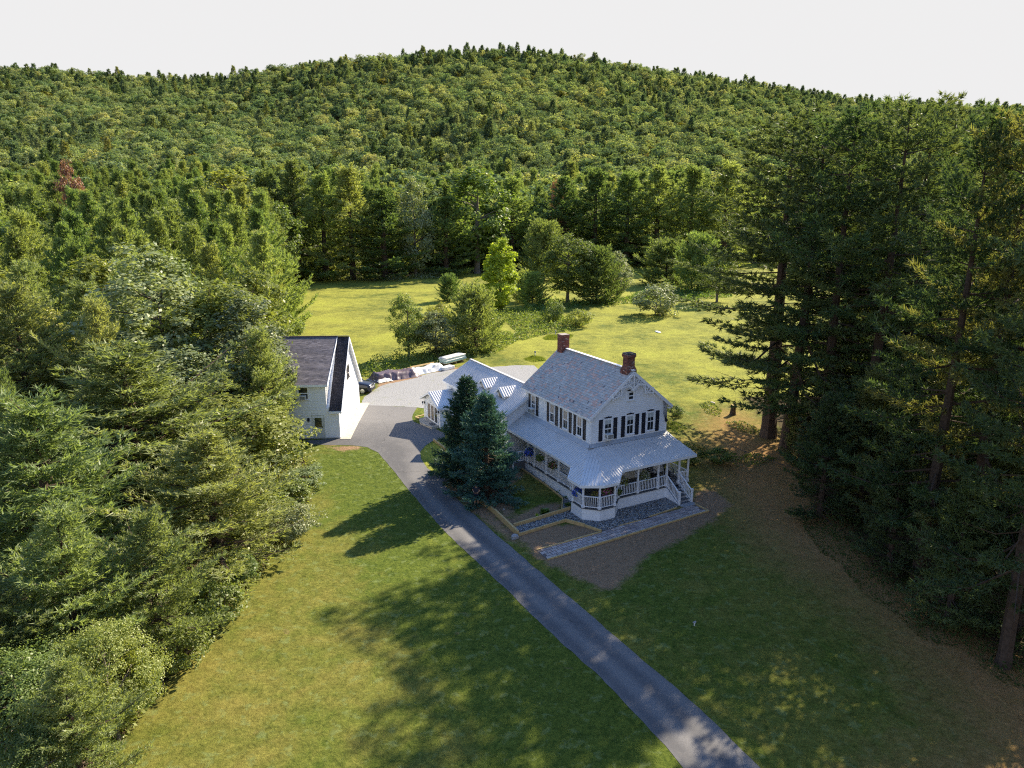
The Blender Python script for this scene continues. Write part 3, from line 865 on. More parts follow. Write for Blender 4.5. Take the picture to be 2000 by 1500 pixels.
mb.build('ridge_cap', 'white_trim', roof)
# rake boards, frieze and fretwork of the gable
mb = MB()
for sgn in (-1, 1):
    a = Vector((W_ / 2, -GF - 0.02, ZR - 0.13)); b = Vector((W_ / 2 + sgn * (W_ / 2 + OV), -GF - 0.02, ZE - 0.13))
    mb.bar(a, b, 0.04, 0.22, (0, 0, 1))
    a2 = Vector((W_ / 2, -0.03, ZR - 0.36)); b2 = Vector((W_ / 2 + sgn * (W_ / 2), -0.03, ZE - 0.06))
    mb.bar(a2, b2, 0.05, 0.16)
    mb.box((W_ / 2 + sgn * (W_ / 2 + 0.12), -0.12, ZE - 0.22), (0.30, 0.22, 0.10))
mb.bar((-OV - 0.005, -GF, ZE - 0.12), (-OV - 0.005, L_ + GB, ZE - 0.12), 0.03, 0.16); mb.bar((W_ + OV + 0.005, -GF, ZE - 0.12), (W_ + OV + 0.005, L_ + GB, ZE - 0.12), 0.03, 0.16)
mb.build('rake_board', 'white_trim', house)
mb = MB()
yb = -GF - 0.045
def arc(cx_, cz_, ru, rz, a0, a1, w=0.13, th=0.05, n=12):
    pts = [Vector((cx_ + ru * math.cos(a0 + (a1 - a0) * i / n), yb, cz_ + rz * math.sin(a0 + (a1 - a0) * i / n))) for i in range(n + 1)]
    for i in range(n): mb.bar(pts[i], pts[i + 1], th, w, (0, 1, 0)) if False else mb.bar(pts[i], pts[i + 1], th, w)
mb.bar((3.5, yb, ZR - 0.25), (3.5, yb, 7.95), 0.07, 0.10, (0, 1, 0))
for sgn in (-1, 1):
    arc(3.5 + sgn * 0.58, 8.02, 0.50, 0.42, 0, math.pi)
    arc(3.5 + sgn * 0.58, 8.02, 0.36, 0.29, 0, math.pi, 0.04)
    mb.bar((3.5 + sgn * 1.08, yb, 8.1), (3.5 + sgn * 1.08, yb, 7.62), 0.06, 0.09, (0, 1, 0))
    mb.bar((3.5 + sgn * 1.10, yb, 7.78), (3.5 + sgn * 1.80, yb, 7.62), 0.05, 0.08)
    for k in range(5): mb.box((3.5 + sgn * (1.2 + k * 0.13), yb, 7.70 - k * 0.025), (0.05, 0.04, 0.14))
    mb.bar((3.5 + sgn * 1.84, yb, 8.02), (3.5 + sgn * 1.84, yb, 7.46), 0.06, 0.09, (0, 1, 0))
    arc(3.5 + sgn * 1.42, 7.95, 0.17, 0.15, 0, 2 * math.pi, 0.05)
    arc(3.5 + sgn * 0.33, 8.72, 0.13, 0.13, 0, 2 * math.pi, 0.05)
    arc(3.5 + sgn * 0.62, 8.52, 0.09, 0.09, 0, 2 * math.pi, 0.045)
    arc(3.5 + sgn * 1.02, 8.24, 0.09, 0.09, 0, 2 * math.pi, 0.045)
    mb.bar((3.5, yb, 8.62), (3.5 + sgn * 0.55, yb, 8.44), 0.045, 0.05)
mb.build('gable_fretwork', 'white_trim', house)

def chimney(cu, cv, prof, name='chimney'):
    """prof: (half width, z) steps"""
    mb = MB()
    for (h0, z0), (h1, z1) in zip(prof[:-1], prof[1:]):
        k = 0.985
        p = [(cu + sx * h0 * k, cv + sy * h0 * k, z0) for sx, sy in ((-1, -1), (1, -1), (1, 1), (-1, 1))] + [(cu + sx * h1 * k, cv + sy * h1 * k, z1) for sx, sy in ((-1, -1), (1, -1), (1, 1), (-1, 1))]
        mb.add(p, ((3, 2, 1, 0), (4, 5, 6, 7), (0, 1, 5, 4), (1, 2, 6, 5), (2, 3, 7, 6), (3, 0, 4, 7)))
    ch = mb.build(name, 'mortar', house)
    zz, hh = [p[1] for p in prof], [p[0] for p in prof]
    mb = MB(); z = zz[0]; i = 0; r = random.Random(int(cv * 10))
    while z < zz[-1] - 0.03:
        h = float(np.interp(z + 0.03, zz, hh))
        for (ex_, ey_), (nx_, ny_) in (((1, 0), (0, -1)), ((0, 1), (1, 0)), ((-1, 0), (0, 1)), ((0, -1), (-1, 0))):
            mb.frame((cu - ex_ * h + nx_ * h, cv - ey_ * h + ny_ * h), (ex_, ey_), (nx_, ny_))
            s_ = -0.10 if i % 2 else 0.0
            while s_ < 2 * h:
                a, b = max(0, s_ + 0.006), min(2 * h, s_ + 0.20)
                if b - a > 0.03:
                    d = 0.006 + r.uniform(0, .008)
                    mb.add((mb.w(a, d, z), mb.w(b, d, z), mb.w(b, d, z + .062), mb.w(a, d, z + .062), mb.w(a, -.01, z + .062), mb.w(b, -.01, z + .062)), ((0, 1, 2, 3), (3, 2, 5, 4)))
                s_ += 0.206
        z += 0.073; i += 1
    mb.build('brick', 'brick', ch, kind='stuff')
    return ch
chimney(3.42, 9.30, [(0.36, 8.9), (0.36, 10.55), (0.38, 10.56), (0.38, 10.66)])
c2 = chimney(3.50, 0.42, [(0.42, 8.7), (0.42, 9.45), (0.31, 9.75), (0.30, 10.35), (0.37, 10.42), (0.37, 10.62)])
mb = MB(); mb.box((3.5, 0.42, 10.66), (0.70, 0.70, 0.07)); mb.box((3.42, .3, 10.72), (0.2, 0.26, 0.05)); mb.build('chimney_cap', 'dark_gap', c2)

# ------------------------------------------------------------------ porch
ZD = 0.95
DECK = [(0, 8.1), (-1.45, 8.1), (-1.45, -.55), (-2.45, -1.4), (-2.45, -2.75), (-1.55, -3.6), (-.2, -3.6), (.85, -2.55), (7.35, -2.55), (7.35, 0.0), (0, 0)]
mb = MB(); mb.prism(DECK, ZD - 0.06, ZD); floor = mb.build('porch_floor', 'deck', house)
inset = 0.07
SK = [(-1.38, 8.05), (-1.38, -.52), (-2.38, -1.37), (-2.38, -2.72), (-1.52, -3.53), (-.23, -3.53), (.82, -2.48), (5.22, -2.48)]
for i in range(len(SK) - 1):
    a, b = Vector((*SK[i], 0)), Vector((*SK[i + 1], 0)); e_ = (b - a); ln = e_.length; e_.normalize(); n_ = Vector((e_.y, -e_.x, 0))
    if n_.dot(Vector((-1, -1, 0))) < 0: n_ = -n_
    mb = MB(); mb.frame(a, e_, n_); mb.fbox(0, ln, -0.04, 0, -0.3, ZD - 0.065)
    sk = mb.build('porch_skirt', 'white_paint', house)
    mb = MB(); mb.frame(a, e_, n_); k = max(1, int(ln / 0.095))
    for j in range(k):
        mb.fbox(ln * j / k + 0.009, ln * (j + 1) / k - 0.009, -0.01, 0.012, -0.2, ZD - 0.16)
    mb.fbox(0, ln, -0.01, 0.02, ZD - 0.155, ZD - 0.067)
    mb.build('skirt_board', 'white_paint', sk, kind='stuff')
mb = MB(); mb.prism([(7.20, -2.48), (7.24, -2.48), (7.24, 0), (7.20, 0)], -0.2, ZD - .065); mb.prism([(6.38, -2.50), (7.20, -2.50), (7.20, -2.46), (6.38, -2.46)], -0.2, ZD - .065)
mb.build('porch_skirt', 'white_paint', house)
# roof facets: z = min of three planes
zL = lambda u, v: 4.28 + 0.61 * u
zF = lambda u, v: 4.28 + 0.4036 * v
zC = lambda u, v: 4.20 + 0.283 * (u + v)
def facet(poly, zf, dirn, parent, name, mat='metal_roof', spacing=0.23, th=0.05):
    pts = [Vector((u, v, zf(u, v))) for u, v in poly]
    mb = MB(); mb.slab(pts, th)
    d2 = Vector((dirn[0], dirn[1], 0)).normalized(); a2 = Vector((-d2.y, d2.x, 0))
    pa = [(Vector((u, v, 0)).dot(a2), Vector((u, v, 0)).dot(d2)) for u, v in poly]
    lo, hi = min(p[0] for p in pa), max(p[0] for p in pa)
    a = lo + spacing / 2
    while a < hi:
        xs = []
        for i in range(len(pa)):
            (a0, b0), (a1, b1) = pa[i], pa[(i + 1) % len(pa)]
            if (a0 > a) != (a1 > a): xs.append(b0 + (b1 - b0) * (a - a0) / (a1 - a0))
        xs.sort()
        for b0, b1 in zip(xs[::2], xs[1::2]):
            if b1 - b0 > 0.1:
                p = a2 * a + d2 * b0; q_ = a2 * a + d2 * b1
                mb.bar((p.x, p.y, zf(p.x, p.y) + 0.014), (q_.x, q_.y, zf(q_.x, q_.y) + 0.014), 0.05, 0.05)
        a += spacing
    return mb.build(name, mat, parent)
PF_L = [(0, .28), (0, 9.45), (-1.85, 9.45), (-1.85, -.40), (-2.65, -1.2), (-2.65, -2.78)]
PF_C = [(0, 0), (0, .28), (-2.65, -2.78), (-1.318, -3.75), (.28, 0)]
PF_F = [(.28, 0), (-1.318, -3.75), (-.10, -3.75), (.85, -2.8), (7.7, -2.8), (7.0, 0)]
pr_ = facet(PF_L, zL, (-1, 0), house, 'porch_roof'); facet(PF_C, zC, (-1, -1), house, 'porch_roof'); facet(PF_F, zF, (0, -1), house, 'porch_roof')
mb = MB(); mb.slab([(7.0, 0, 4.28), (7.7, -2.8, 3.15), (7.7, 0.3, 3.15), (7.0, 0.3, 4.28)], .05); mb.build('porch_roof', 'metal_roof', house)
mb = MB()
mb.frame(*LF); mb.add((mb.w(0, .036, 4.36), mb.w(9.4, .036, 4.36), mb.w(9.4, .34, 4.115), mb.w(-.25, .34, 4.115)), ((0, 1, 2, 3),))
mb.frame(*FR); mb.add((mb.w(0, .036, 4.36), mb.w(7, .036, 4.36), mb.w(7.08, .36, 4.18), mb.w(-.30, .36, 4.18)), ((0, 1, 2, 3),))
mb.add(((-.33, -.36, 4.16), (.1, -.42, 4.165), (0, -.036, 4.36), (-.036, 0, 4.36), (-.36, .1, 4.10)), ((0, 1, 2, 3, 4),))
mb.build('flashing', 'flashing', house)
EAVE = [(-1.85, 9.45), (-1.85, -.40), (-2.65, -1.2), (-2.65, -2.78), (-1.318, -3.75), (-.10, -3.75), (.85, -2.8), (7.7, -2.8), (7.7, .3)]
zmin = lambda u, v: min(zL(u, v), zF(u, v), zC(u, v)) if u < 7.1 else (3.15)
mb = MB(); mb2 = MB()
for a, b in zip(EAVE[:-1], EAVE[1:]):
    za, zb = min(zmin(*a), 3.15), min(zmin(*b), 3.15)
    mb.bar((a[0], a[1], za - 0.10), (b[0], b[1], zb - 0.10), 0.05, 0.20)
mb.build('fascia', 'white_trim', house)
mb = MB()
for poly, z_ in ((PF_L, 0), (PF_C, 0), (PF_F, 0)):
    mb.slab([(u * .985, v * .985, 2.62 if u < -1.9 or v < -2.9 else 2.98) for u, v in poly], 0.02)
mb.build('porch_ceiling', 'white_paint', house)
# posts
POSTS = [(-1.35, .3), (-1.35, 2.1), (-1.35, 3.9), (-1.35, 5.75), (-1.35, 6.75), (-2.35, -1.45), (-2.35, -2.70), (-1.52, -3.49), (-.25, -3.49), (.80, -2.44), (2.55, -2.44), (4.4, -2.44), (5.2, -2.44), (6.38, -2.44), (7.24, -2.44), (7.24, -.25)]
mb = MB()
mb.box((0, 0, 1.0), (.11, .11, 2.0)); mb.box((0, 0, .09), (.19, .19, .18)); mb.box((0, 0, .2), (.15, .15, .05)); mb.box((0, 0, 1.9), (.17, .17, .10)); mb.box((0, 0, .98), (.14, .14, .05))
p0 = mb.build('post', 'white_trim', house); post_me = p0.data
for i, (u, v) in enumerate(POSTS):
    o = p0 if i == 0 else obj_from('post', post_me, house)
    o.location = (u, v, ZD)
    top = (2.62 if (u < -1.9 or v < -2.9) else 2.98)
    o.scale = (1, 1, (top - ZD) / 2.0)
# railings
mb = MB(); mb.box((0, 0, 0.36), (.036, .036, .70)); bal_me = mb.build('baluster', 'white_trim', None).data
bpy.data.objects.remove(bpy.data.objects['baluster'])
def railing(a, b, za=ZD, zb=ZD, parent=house, step=0.135):
    a = Vector((*a, za)); b = Vector((*b, zb)); d = b - a; ln = math.hypot(d.x, d.y); d_ = d.normalized()
    mb = MB(); up = Vector((0, 0, 1))
    mb.bar(a + up * .86, b + up * .86, .085, .05)
    rl = mb.build('railing', 'white_trim', parent)
    mb = MB(); mb.bar(a + up * .10, b + up * .10, .06, .05); mb.build('bottom_rail', 'white_trim', rl)
    n = max(2, int(ln / step)); ang = math.atan2(d.y, d.x)
    for i in range(n):
        p = a + d * ((i + .5) / n)
        obj_from('baluster', bal_me, rl, (p.x, p.y, p.z + .12), ang)
RS = [((-1.35, 7.15), (-1.35, 6.83)), ((-1.35, 6.67), (-1.35, 5.83)), ((-1.35, 5.67), (-1.35, 3.98)), ((-1.35, 3.82), (-1.35, 2.18)), ((-1.35, 2.02), (-1.35, .38)), ((-1.35, .22), (-1.42, -.50)), ((-1.42, -.50), (-2.30, -1.38)),
      ((-2.35, -1.53), (-2.35, -2.62)), ((-2.31, -2.76), (-1.58, -3.43)), ((-1.44, -3.49), (-.33, -3.49)), ((-.19, -3.43), (.74, -2.50)), ((.88, -2.44), (2.47, -2.44)), ((2.63, -2.44), (4.32, -2.44)), ((4.48, -2.44), (5.12, -2.44)),
      ((6.46, -2.44), (7.16, -2.44)), ((7.24, -2.36), (7.24, -.33)), ((-1.35, 7.15), (-2.5, 7.15))]
for a, b in RS: railing(a, b)
mb = MB(); mb.box((0, 0, .5), (.11, .11, 1.0)); mb.box((0, 0, 1.01), (.15, .15, .04)); nw = mb.build('newel_post', 'white_trim', house); nw.location = (-1.35, 7.15, ZD)
NEW = [(5.2, -3.98, -.05), (6.38, -3.98, -.05), (-2.55, 7.15, .45), (-1.42, -.52, ZD)]
for u, v, z in NEW: obj_from('newel_post', nw.data, house, (u, v, z)).scale = (1, 1, 1.1)
railing((5.2, -2.52), (5.2, -3.92), ZD, 0.08); railing((6.38, -2.52), (6.38, -3.92), ZD, 0.08)
# landing at the far end of the side porch
mb = MB(); mb.prism([(-2.6, 7.1), (-1.45, 7.1), (-1.45, 8.1), (-2.6, 8.1)], 0.3, ZD - .02); mb.build('porch_landing', 'deck', house)
# front steps
for i in range(5):
    z = ZD - 0.19 * (i + 1) + 0.0
    mb = MB(); v0 = -2.56 - i * 0.285
    mb.fbox(0, 0, 0, 0, 0, 0) if False else None
    mb.box((5.79, v0 - .15, z + .02 if i < 5 else z), (1.06, .31, .045)); st = mb.build('step', 'deck', house)
    mb = MB(); mb.box((5.79, v0 - .27, z - .09), (1.02, .03, .17)); mb.build('riser', 'flashing', st)
mb = MB()
for u in (5.2, 6.38):
    mb.add([(u - .03, -2.5, ZD - .07), (u - .03, -3.95, .0), (u - .03, -3.95, -.2), (u - .03, -2.5, -.2), (u + .03, -2.5, ZD - .07), (u + .03, -3.95, .0), (u + .03, -3.95, -.2), (u + .03, -2.5, -.2)],
           ((0, 1, 2, 3), (7, 6, 5, 4), (0, 4, 5, 1), (1, 5, 6, 2), (3, 2, 6, 7), (0, 3, 7, 4)))
mb.build('stair_side', 'white_paint', house)
mb = MB(); mb.box((5.8, -4.25, .03), (1.25, .5, .10)); mb.build('bottom_step', 'fieldstone', house)
# cables at the gable corner
mb = MB()
for k in range(4):
    x0 = 6.55 + k * .1
    mb.tube([(x0, -.08, 6.75 - k * .03), (x0 + .02, -.16, 6.3), (x0 + .05, -.12, 5.7), (6.9, -.10, 5.15 + .03 * k)], .018, 4)
mb.box((6.62, -.1, 6.85), (.12, .1, .22)); mb.box((6.88, -.12, 5.2), (.16, .12, .22)); mb.tube([(7.2, -.2, 6.55), (7.22, -.25, 6.1), (7.12, -.2, 5.75)], .02, 4)
mb.build('service_cable', 'black_paint', house)

# ------------------------------------------------------------------ rear wing with dormers and entry
zW = lambda u: 5.65 + 0.58 * u if u < 0.93 else 6.19 - 0.50 * (u - 0.93)
WL, WR, V0, V1 = -1.85, 4.2, 9.5, 22.2
mb = MB()
pr = [(WL, 0.2), (WR, 0.2), (WR, zW(WR) - .1), (.93, zW(.93) - .12), (WL, zW(WL) - .1)]
mb.add([(u, V0 + 0.02, z) for u, z in pr] + [(u, V1, z) for u, z in pr], [(0, 1, 2, 3, 4), (9, 8, 7, 6, 5), (0, 5, 6, 1), (1, 6, 7, 2), (2, 7, 8, 3), (3, 8, 9, 4), (4, 9, 5, 0)])
ww = mb.build('wing_wall', 'white_paint', house)
siding('clapboard', (0, V0), (-1, 0), (0, -1), 0.9, zW(0) - .1, lambda z: (0.04, min(1.85, 1.85 if z < zW(WL) - .12 else (zW(0) - .12 - z) / .58)), ww)
siding('clapboard', (WL, V0), (0, 1), (-1, 0), 0.3, zW(WL) - .12, lambda z: (0, V1 - V0), ww)
def wing_facet(poly, zf, dirn, name='wing_roof', sp=.23): return facet(poly, lambda u, v: zf(u), dirn, house, name, 'metal_roof', sp)
wing_facet([(.93, 9.2), (.93, 22.55), (-2.12, 22.55), (-2.12, 9.2)], zW, (-1, 0))
wing_facet([(.93, 9.2), (4.5, 9.2), (4.5, 22.55), (.93, 22.55)], lambda u: 6.19 - .5 * (u - .93), (1, 0))
mb = MB(); mb.bar((.93, 9.3, 6.22), (.93, 22.55, 6.22), .22, .05); mb.build('ridge_cap', 'metal_roof', house)
mb = MB()
mb.bar((-2.14, 9.2, zW(-2.12) - .1), (-2.14, 22.55, zW(-2.12) - .1), .03, .16)
for v in (9.19, 22.56): mb.bar((.93, v, 6.06), (-2.12, v, zW(-2.12) - .11), .03, .18); mb.bar((.93, v, 6.06), (4.5, v, zW(4.5) - .11), .03, .18)
mb.build('fascia', 'white_trim', house)
def dormer(vc, u0=-1.15):
    """small gabled dormer on the wing's near slope, its gable looking along -u"""
    zr_, hw = 5.95, 0.85
    zs = zr_ - 0.63
    mb = MB()
    p = [(u0 + .12, vc - hw + .15, 4.75), (u0 + .12, vc + hw - .15, 4.75), (u0 + .12, vc + hw - .15, zs), (u0 + .12, vc, zr_ - .08), (u0 + .12, vc - hw + .15, zs)]
    b = [(.55, q_[1], q_[2]) for q_ in p]
    mb.add(p + b, [(0, 1, 2, 3, 4), (0, 5, 6, 1), (1, 6, 7, 2), (2, 7, 8, 3), (3, 8, 9, 4), (4, 9, 5, 0), (9, 8, 7, 6, 5)])
    d_ = mb.build('dormer', 'white_paint', house)
    for s_ in (-1, 1):
        zf = lambda u, v: zr_ - (zr_ - zs) * abs(v - vc) / hw
        ru = (zr_ - 5.65) / .58; eu = (zf(0, vc + hw * s_) - 5.65) / .58
        facet([(u0 - .12, vc), (ru, vc), (eu + .03, vc + s_ * hw), (u0 - .12, vc + s_ * hw)], zf, (0, s_), d_, 'dormer_roof', 'metal_roof', .23)
    mb = MB()
    for s_ in (-1, 1): mb.bar((u0 - .13, vc, zr_ - .08), (u0 - .13, vc + s_ * hw, zs - .1), .03, .13)
    mb.build('fascia', 'white_trim', d_)
    fr = ((u0 + .12, vc), (0, 1), (-1, 0))
    mb = MB(); mb.frame(*fr); mb.fbox(-.35, .35, 0, .04, 4.98, 5.4); mb.build('pane', 'glass', d_)
dormer(12.11); dormer(15.57)
# entry
EU, EA, EB = -4.0, 18.75, 22.9
EV = (EA + EB) / 2; ez, er = 2.95, 3.90
mb = MB()
pr = [(EA, 0.75), (EB, 0.75), (EB, ez - .05), (EV, er - .1), (EA, ez - .05)]
mb.add([(EU, v, z) for v, z in pr] + [(WL + .0, v, z) for v, z in pr], [(0, 1, 2, 3, 4), (0, 5, 6, 1), (1, 6, 7, 2), (2, 7, 8, 3), (3, 8, 9, 4), (4, 9, 5, 0), (9, 8, 7, 6, 5)])
ew = mb.build('entry_wall', 'white_paint', house)
siding('clapboard', (EU, EA), (1, 0), (0, -1), 0.85, ez - .08, lambda z: (.1, 2.1), ew)
siding('clapboard', (EU, EA), (0, 1), (-1, 0), 0.85, ez - .08, lambda z: (.1, EB - EA - .1), ew)
mb = MB(); mb.frame((EU, EA), (0, 1), (-1, 0)); mb.fbox(0, .35, 0, .045, .75, ez - .05); mb.fbox(EB - EA - .5, EB - EA, 0, .045, .75, ez - .05); mb.frame((EU, EA), (1, 0), (0, -1)); mb.fbox(-.045, .1, 0, .03, .75, ez - .05)
mb.build('corner_trim', 'white_trim', ew)
for s_ in (-1, 1):
    zf = lambda u, v: er - (er - ez) * abs(v - EV) / ((EB - EA) / 2)
    facet([(EU - .35, EV), (WL + .05, EV), (WL + .05, EV + s_ * 2.35), (EU - .35, EV + s_ * 2.35)], zf, (0, s_), house, 'entry_roof', 'metal_roof', .23)
mb = MB()
for s_ in (-1, 1):
    mb.bar((EU - .36, EV, er - .12), (EU - .36, EV + s_ * 2.36, er - (er - ez) * 2.36 / 2.075 - .12), .03, .17)
    mb.bar((EU - .36, EV + s_ * 2.36, er - (er - ez) * 2.36 / 2.075 - .11), (WL, EV + s_ * 2.36, er - (er - ez) * 2.36 / 2.075 - .11), .03, .16)
mb.build('fascia', 'white_trim', house)
mb = MB(); mb.prism([(EU - .05, EA - .05), (WL, EA - .05), (WL, EB + .05), (EU - .05, EB + .05)], 0.3, .75); mb.build('foundation', 'fieldstone', house)
fr = ((EU, EA), (0, 1), (-1, 0))
mb = MB(); mb.frame(*fr); D0, D1 = .55, 3.15
mb.fbox(D0 - .1, D0, 0, .07, .85, 2.75); mb.fbox(D1, D1 + .1, 0, .07, .85, 2.75); mb.fbox(D0, D1, 0, .068, 2.65, 2.75); mb.fbox(D0, D1, 0, .068, .85, .93)
sdoor = mb.build('sliding_door', 'white_trim', house)
for k in range(3):
    a = D0 + (D1 - D0) * k / 3; b = D0 + (D1 - D0) * (k + 1) / 3
    mb = MB(); mb.frame(*fr); mb.fbox(a, a + .10, 0, .06, .93, 2.65); mb.fbox(b - .10, b, 0, .06, .93, 2.65); mb.fbox(a + .1, b - .1, 0, .058, .93, 1.08); mb.fbox(a + .1, b - .1, 0, .058, 2.55, 2.65); mb.build('sash', 'white_trim', sdoor)
    mb = MB(); mb.frame(*fr); mb.fbox(a + .10, b - .10, 0, .045, 1.08, 2.55); mb.build('pane', M['curtain_glass'] if k else M['glass'], sdoor)
def lantern(parent, p, n):
    p = Vector(p); n = Vector(n)
    mb = MB(); mb.box(p, (.1, .1, .2)); mb.bar(p + Vector((0, 0, .12)), p + n * .18 + Vector((0, 0, .16)), .03, .03)
    c = p + n * .2
    mb.lathe((c.x, c.y, c.z - .16), [(.03, 0), (.05, .02), (.075, .2), (.10, .22), (.05, .29), (.015, .34)], 8)
    l_ = mb.build('lantern', 'black_paint', parent)
    mb = MB(); mb.lathe((c.x, c.y, c.z - .13), [(.055, 0), (.072, .14)], 8); mb.build('lantern_glass', 'white_trim', l_)
lantern(house, (EU - .06, EB - .28, 2.35), (-1, 0, 0)); lantern(house, (EU - .06, EA + .25, 2.30), (-1, 0, 0))
mb = MB(); mb.add([(EU - .05, EA + .3, .98), (EU - .05, EB - .5, .98), (EU - .9, EB - .9, .98), (EU - 1.25, EV, .98), (EU - .8, EA + .3, .98)] + [(EU - .05, EA + .3, .5), (EU - .05, EB - .5, .5), (EU - .9, EB - .9, .5), (EU - 1.25, EV, .5), (EU - .8, EA + .3, .5)],
       [(4, 3, 2, 1, 0), (5, 6, 7, 8, 9), (0, 1, 6, 5), (1, 2, 7, 6), (2, 3, 8, 7), (3, 4, 9, 8), (4, 0, 5, 9)])
stp = mb.build('entry_step', 'concrete', house)
mb = MB(); mb.box((EU - .45, EA + 1.0, .99), (.45, .75, .02)); tag(mb.build('doormat', 'deck', stp))
# ------------------------------------------------------------------ garage
GO = G(664.5, 856)
GRZ = R(2.4)
GZ = 0.62
gar = thing('garage', 'white three-bay garage with dark shingle roof, steep gable and shed dormer', 'garage', (GO[0], GO[1], 0), GRZ)
GD, GW = 10.6, 13.0                     # depth back, width to the left (local -x)
gr_z, ge_z, gd_z = 9.0, 3.28, 5.75      # ridge, low eave, dormer eave
gm = GD / 2
gsl = (gr_z - ge_z) / (gm + .35)
def zg(y): return gr_z - abs(y - gm) * gsl
GFR = ((0, 0), (-1, 0), (0, -1))        # front: s leftwards
GRT = ((0, 0), (0, 1), (1, 0))          # gable side: s back
mb = MB()
pr = [(0, .3), (GD, .3), (GD, zg(GD) - .1), (gm, gr_z - .15), (0, zg(0) - .1)]
mb.add([(0, y, z) for y, z in pr] + [(-GW, y, z) for y, z in pr], [(0, 1, 2, 3, 4), (9, 8, 7, 6, 5), (0, 5, 6, 1), (1, 6, 7, 2), (2, 7, 8, 3), (3, 8, 9, 4), (4, 9, 5, 0)])
gw = mb.build('wall', 'white_paint', gar)
siding('clapboard', *GFR, .75, zg(0) - .1, lambda z: (.1, GW), gw)
siding('clapboard', *GRT, .70, gr_z - .3, lambda z: (.1, GD - .1) if z < zg(0) - .15 else (max(.1, (z + .15 - zg(0)) / gsl), min(GD - .1, GD - (z + .15 - zg(0)) / gsl)), gw)
DX = 0.78                               # the shed dormer starts this far left of the gable
mb = MB(); mb.frame(*GFR); mb.fbox(DX + .25, GW, -4.4, .03, 2.6, gd_z - .08)
gdw = mb.build('dormer_wall', 'white_paint', gar)
siding('clapboard', (0, -.03), (-1, 0), (0, -1), 2.62, gd_z - .1, lambda z: (DX + .34, GW), gdw)
mb = MB(); mb.frame(*GFR)
mb.fbox(0, .11, 0, .03, .7, zg(0) - .1); mb.fbox(DX + .25, DX + .35, .03, .06, 3.2, gd_z - .1)
mb.frame(*GRT); mb.fbox(0, .1, 0, .035, .7, zg(0) - .1); mb.fbox(GD - .1, GD, 0, .035, .7, zg(0) - .1)
mb.build('corner_trim', 'white_trim', gar)
def shingles(name, mat, p_top0, p_top1, p_bot0, p_bot1, parent, ex=.15, tab=.32, seed=1):
    """rows of shingle tabs over a four-sided roof plane"""
    a0, a1, b0, b1 = map(Vector, (p_top0, p_top1, p_bot0, p_bot1))
    n = (a1 - a0).cross(b0 - a0).normalized()
    if n.z < 0: n = -n
    r = random.Random(seed); mb = MB()
    rows = int((b0 - a0).length / ex)
    for i in range(rows):
        t0, t1 = i / rows, (i + 1) / rows
        l0, r0, l1, r1 = a0.lerp(b0, t0), a1.lerp(b1, t0), a0.lerp(b0, t1), a1.lerp(b1, t1)
        k = max(1, int((r1 - l1).length / tab)); off = .5 * (i % 2) / k
        es = sorted({0.0, 1.0, *[min(1, max(0, j / k + off)) for j in range(k)]})
        for s0, s1 in zip(es[:-1], es[1:]):
            g = .003 / max(.1, (r1 - l1).length)
            lf = n * (.016 + r.uniform(0, .006))
            q_ = [l0.lerp(r0, s0 + g) + n * .004, l0.lerp(r0, s1 - g) + n * .004, l1.lerp(r1, s1 - g) + lf, l1.lerp(r1, s0 + g) + lf]
            mb.add(q_ + [q_[2] - n * .012, q_[3] - n * .012], ((0, 1, 2, 3), (3, 2, 4, 5)))
    return mb.build(name, mat, parent, kind='stuff')
ROV, FOV = .32, .35
mb = MB()
mb.slab([(ROV, gm, gr_z), (-DX, gm, gr_z), (-DX, -FOV, ge_z), (ROV, -FOV, ge_z)], .12)
mb.slab([(ROV, gm, gr_z), (ROV, GD + FOV, ge_z), (-GW, GD + FOV, ge_z), (-GW, gm, gr_z)], .12)
gro = mb.build('roof', 'white_trim', gar)
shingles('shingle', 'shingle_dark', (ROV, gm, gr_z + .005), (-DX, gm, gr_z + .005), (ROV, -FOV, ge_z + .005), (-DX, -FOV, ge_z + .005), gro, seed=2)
mb = MB(); mb.slab([(-DX, gm, gr_z + .03), (-GW - .3, gm, gr_z + .03), (-GW - .3, -.40, gd_z), (-DX, -.40, gd_z)], .16)
gro2 = mb.build('dormer_roof', 'white_trim', gar)
shingles('shingle', 'shingle', (-DX - .02, gm, gr_z + .035), (-GW - .3, gm, gr_z + .035), (-DX - .02, -.40, gd_z + .005), (-GW - .3, -.40, gd_z + .005), gro2, seed=3)
mb = MB(); mb.bar((ROV, gm, gr_z + .06), (-GW - .3, gm, gr_z + .06), .22, .04); mb.build('ridge_cap', 'shingle_dark', gro2)
mb = MB()
for y1, z1_ in ((-FOV, ge_z), (GD + FOV, ge_z)): mb.bar((ROV + .01, gm, gr_z - .10), (ROV + .01, y1, z1_ - .10), .035, .22)
mb.bar((ROV, -FOV - .01, ge_z - .12), (-DX, -FOV - .01, ge_z - .12), .035, .16); mb.bar((-DX, -.42, gd_z - .1), (-GW - .3, -.42, gd_z - .1), .035, .2)
mb.bar((-DX + .015, gm, gr_z - .03), (-DX + .015, -.4, gd_z - .08), .04, .20)
mb.build('fascia', 'white_trim', gar)
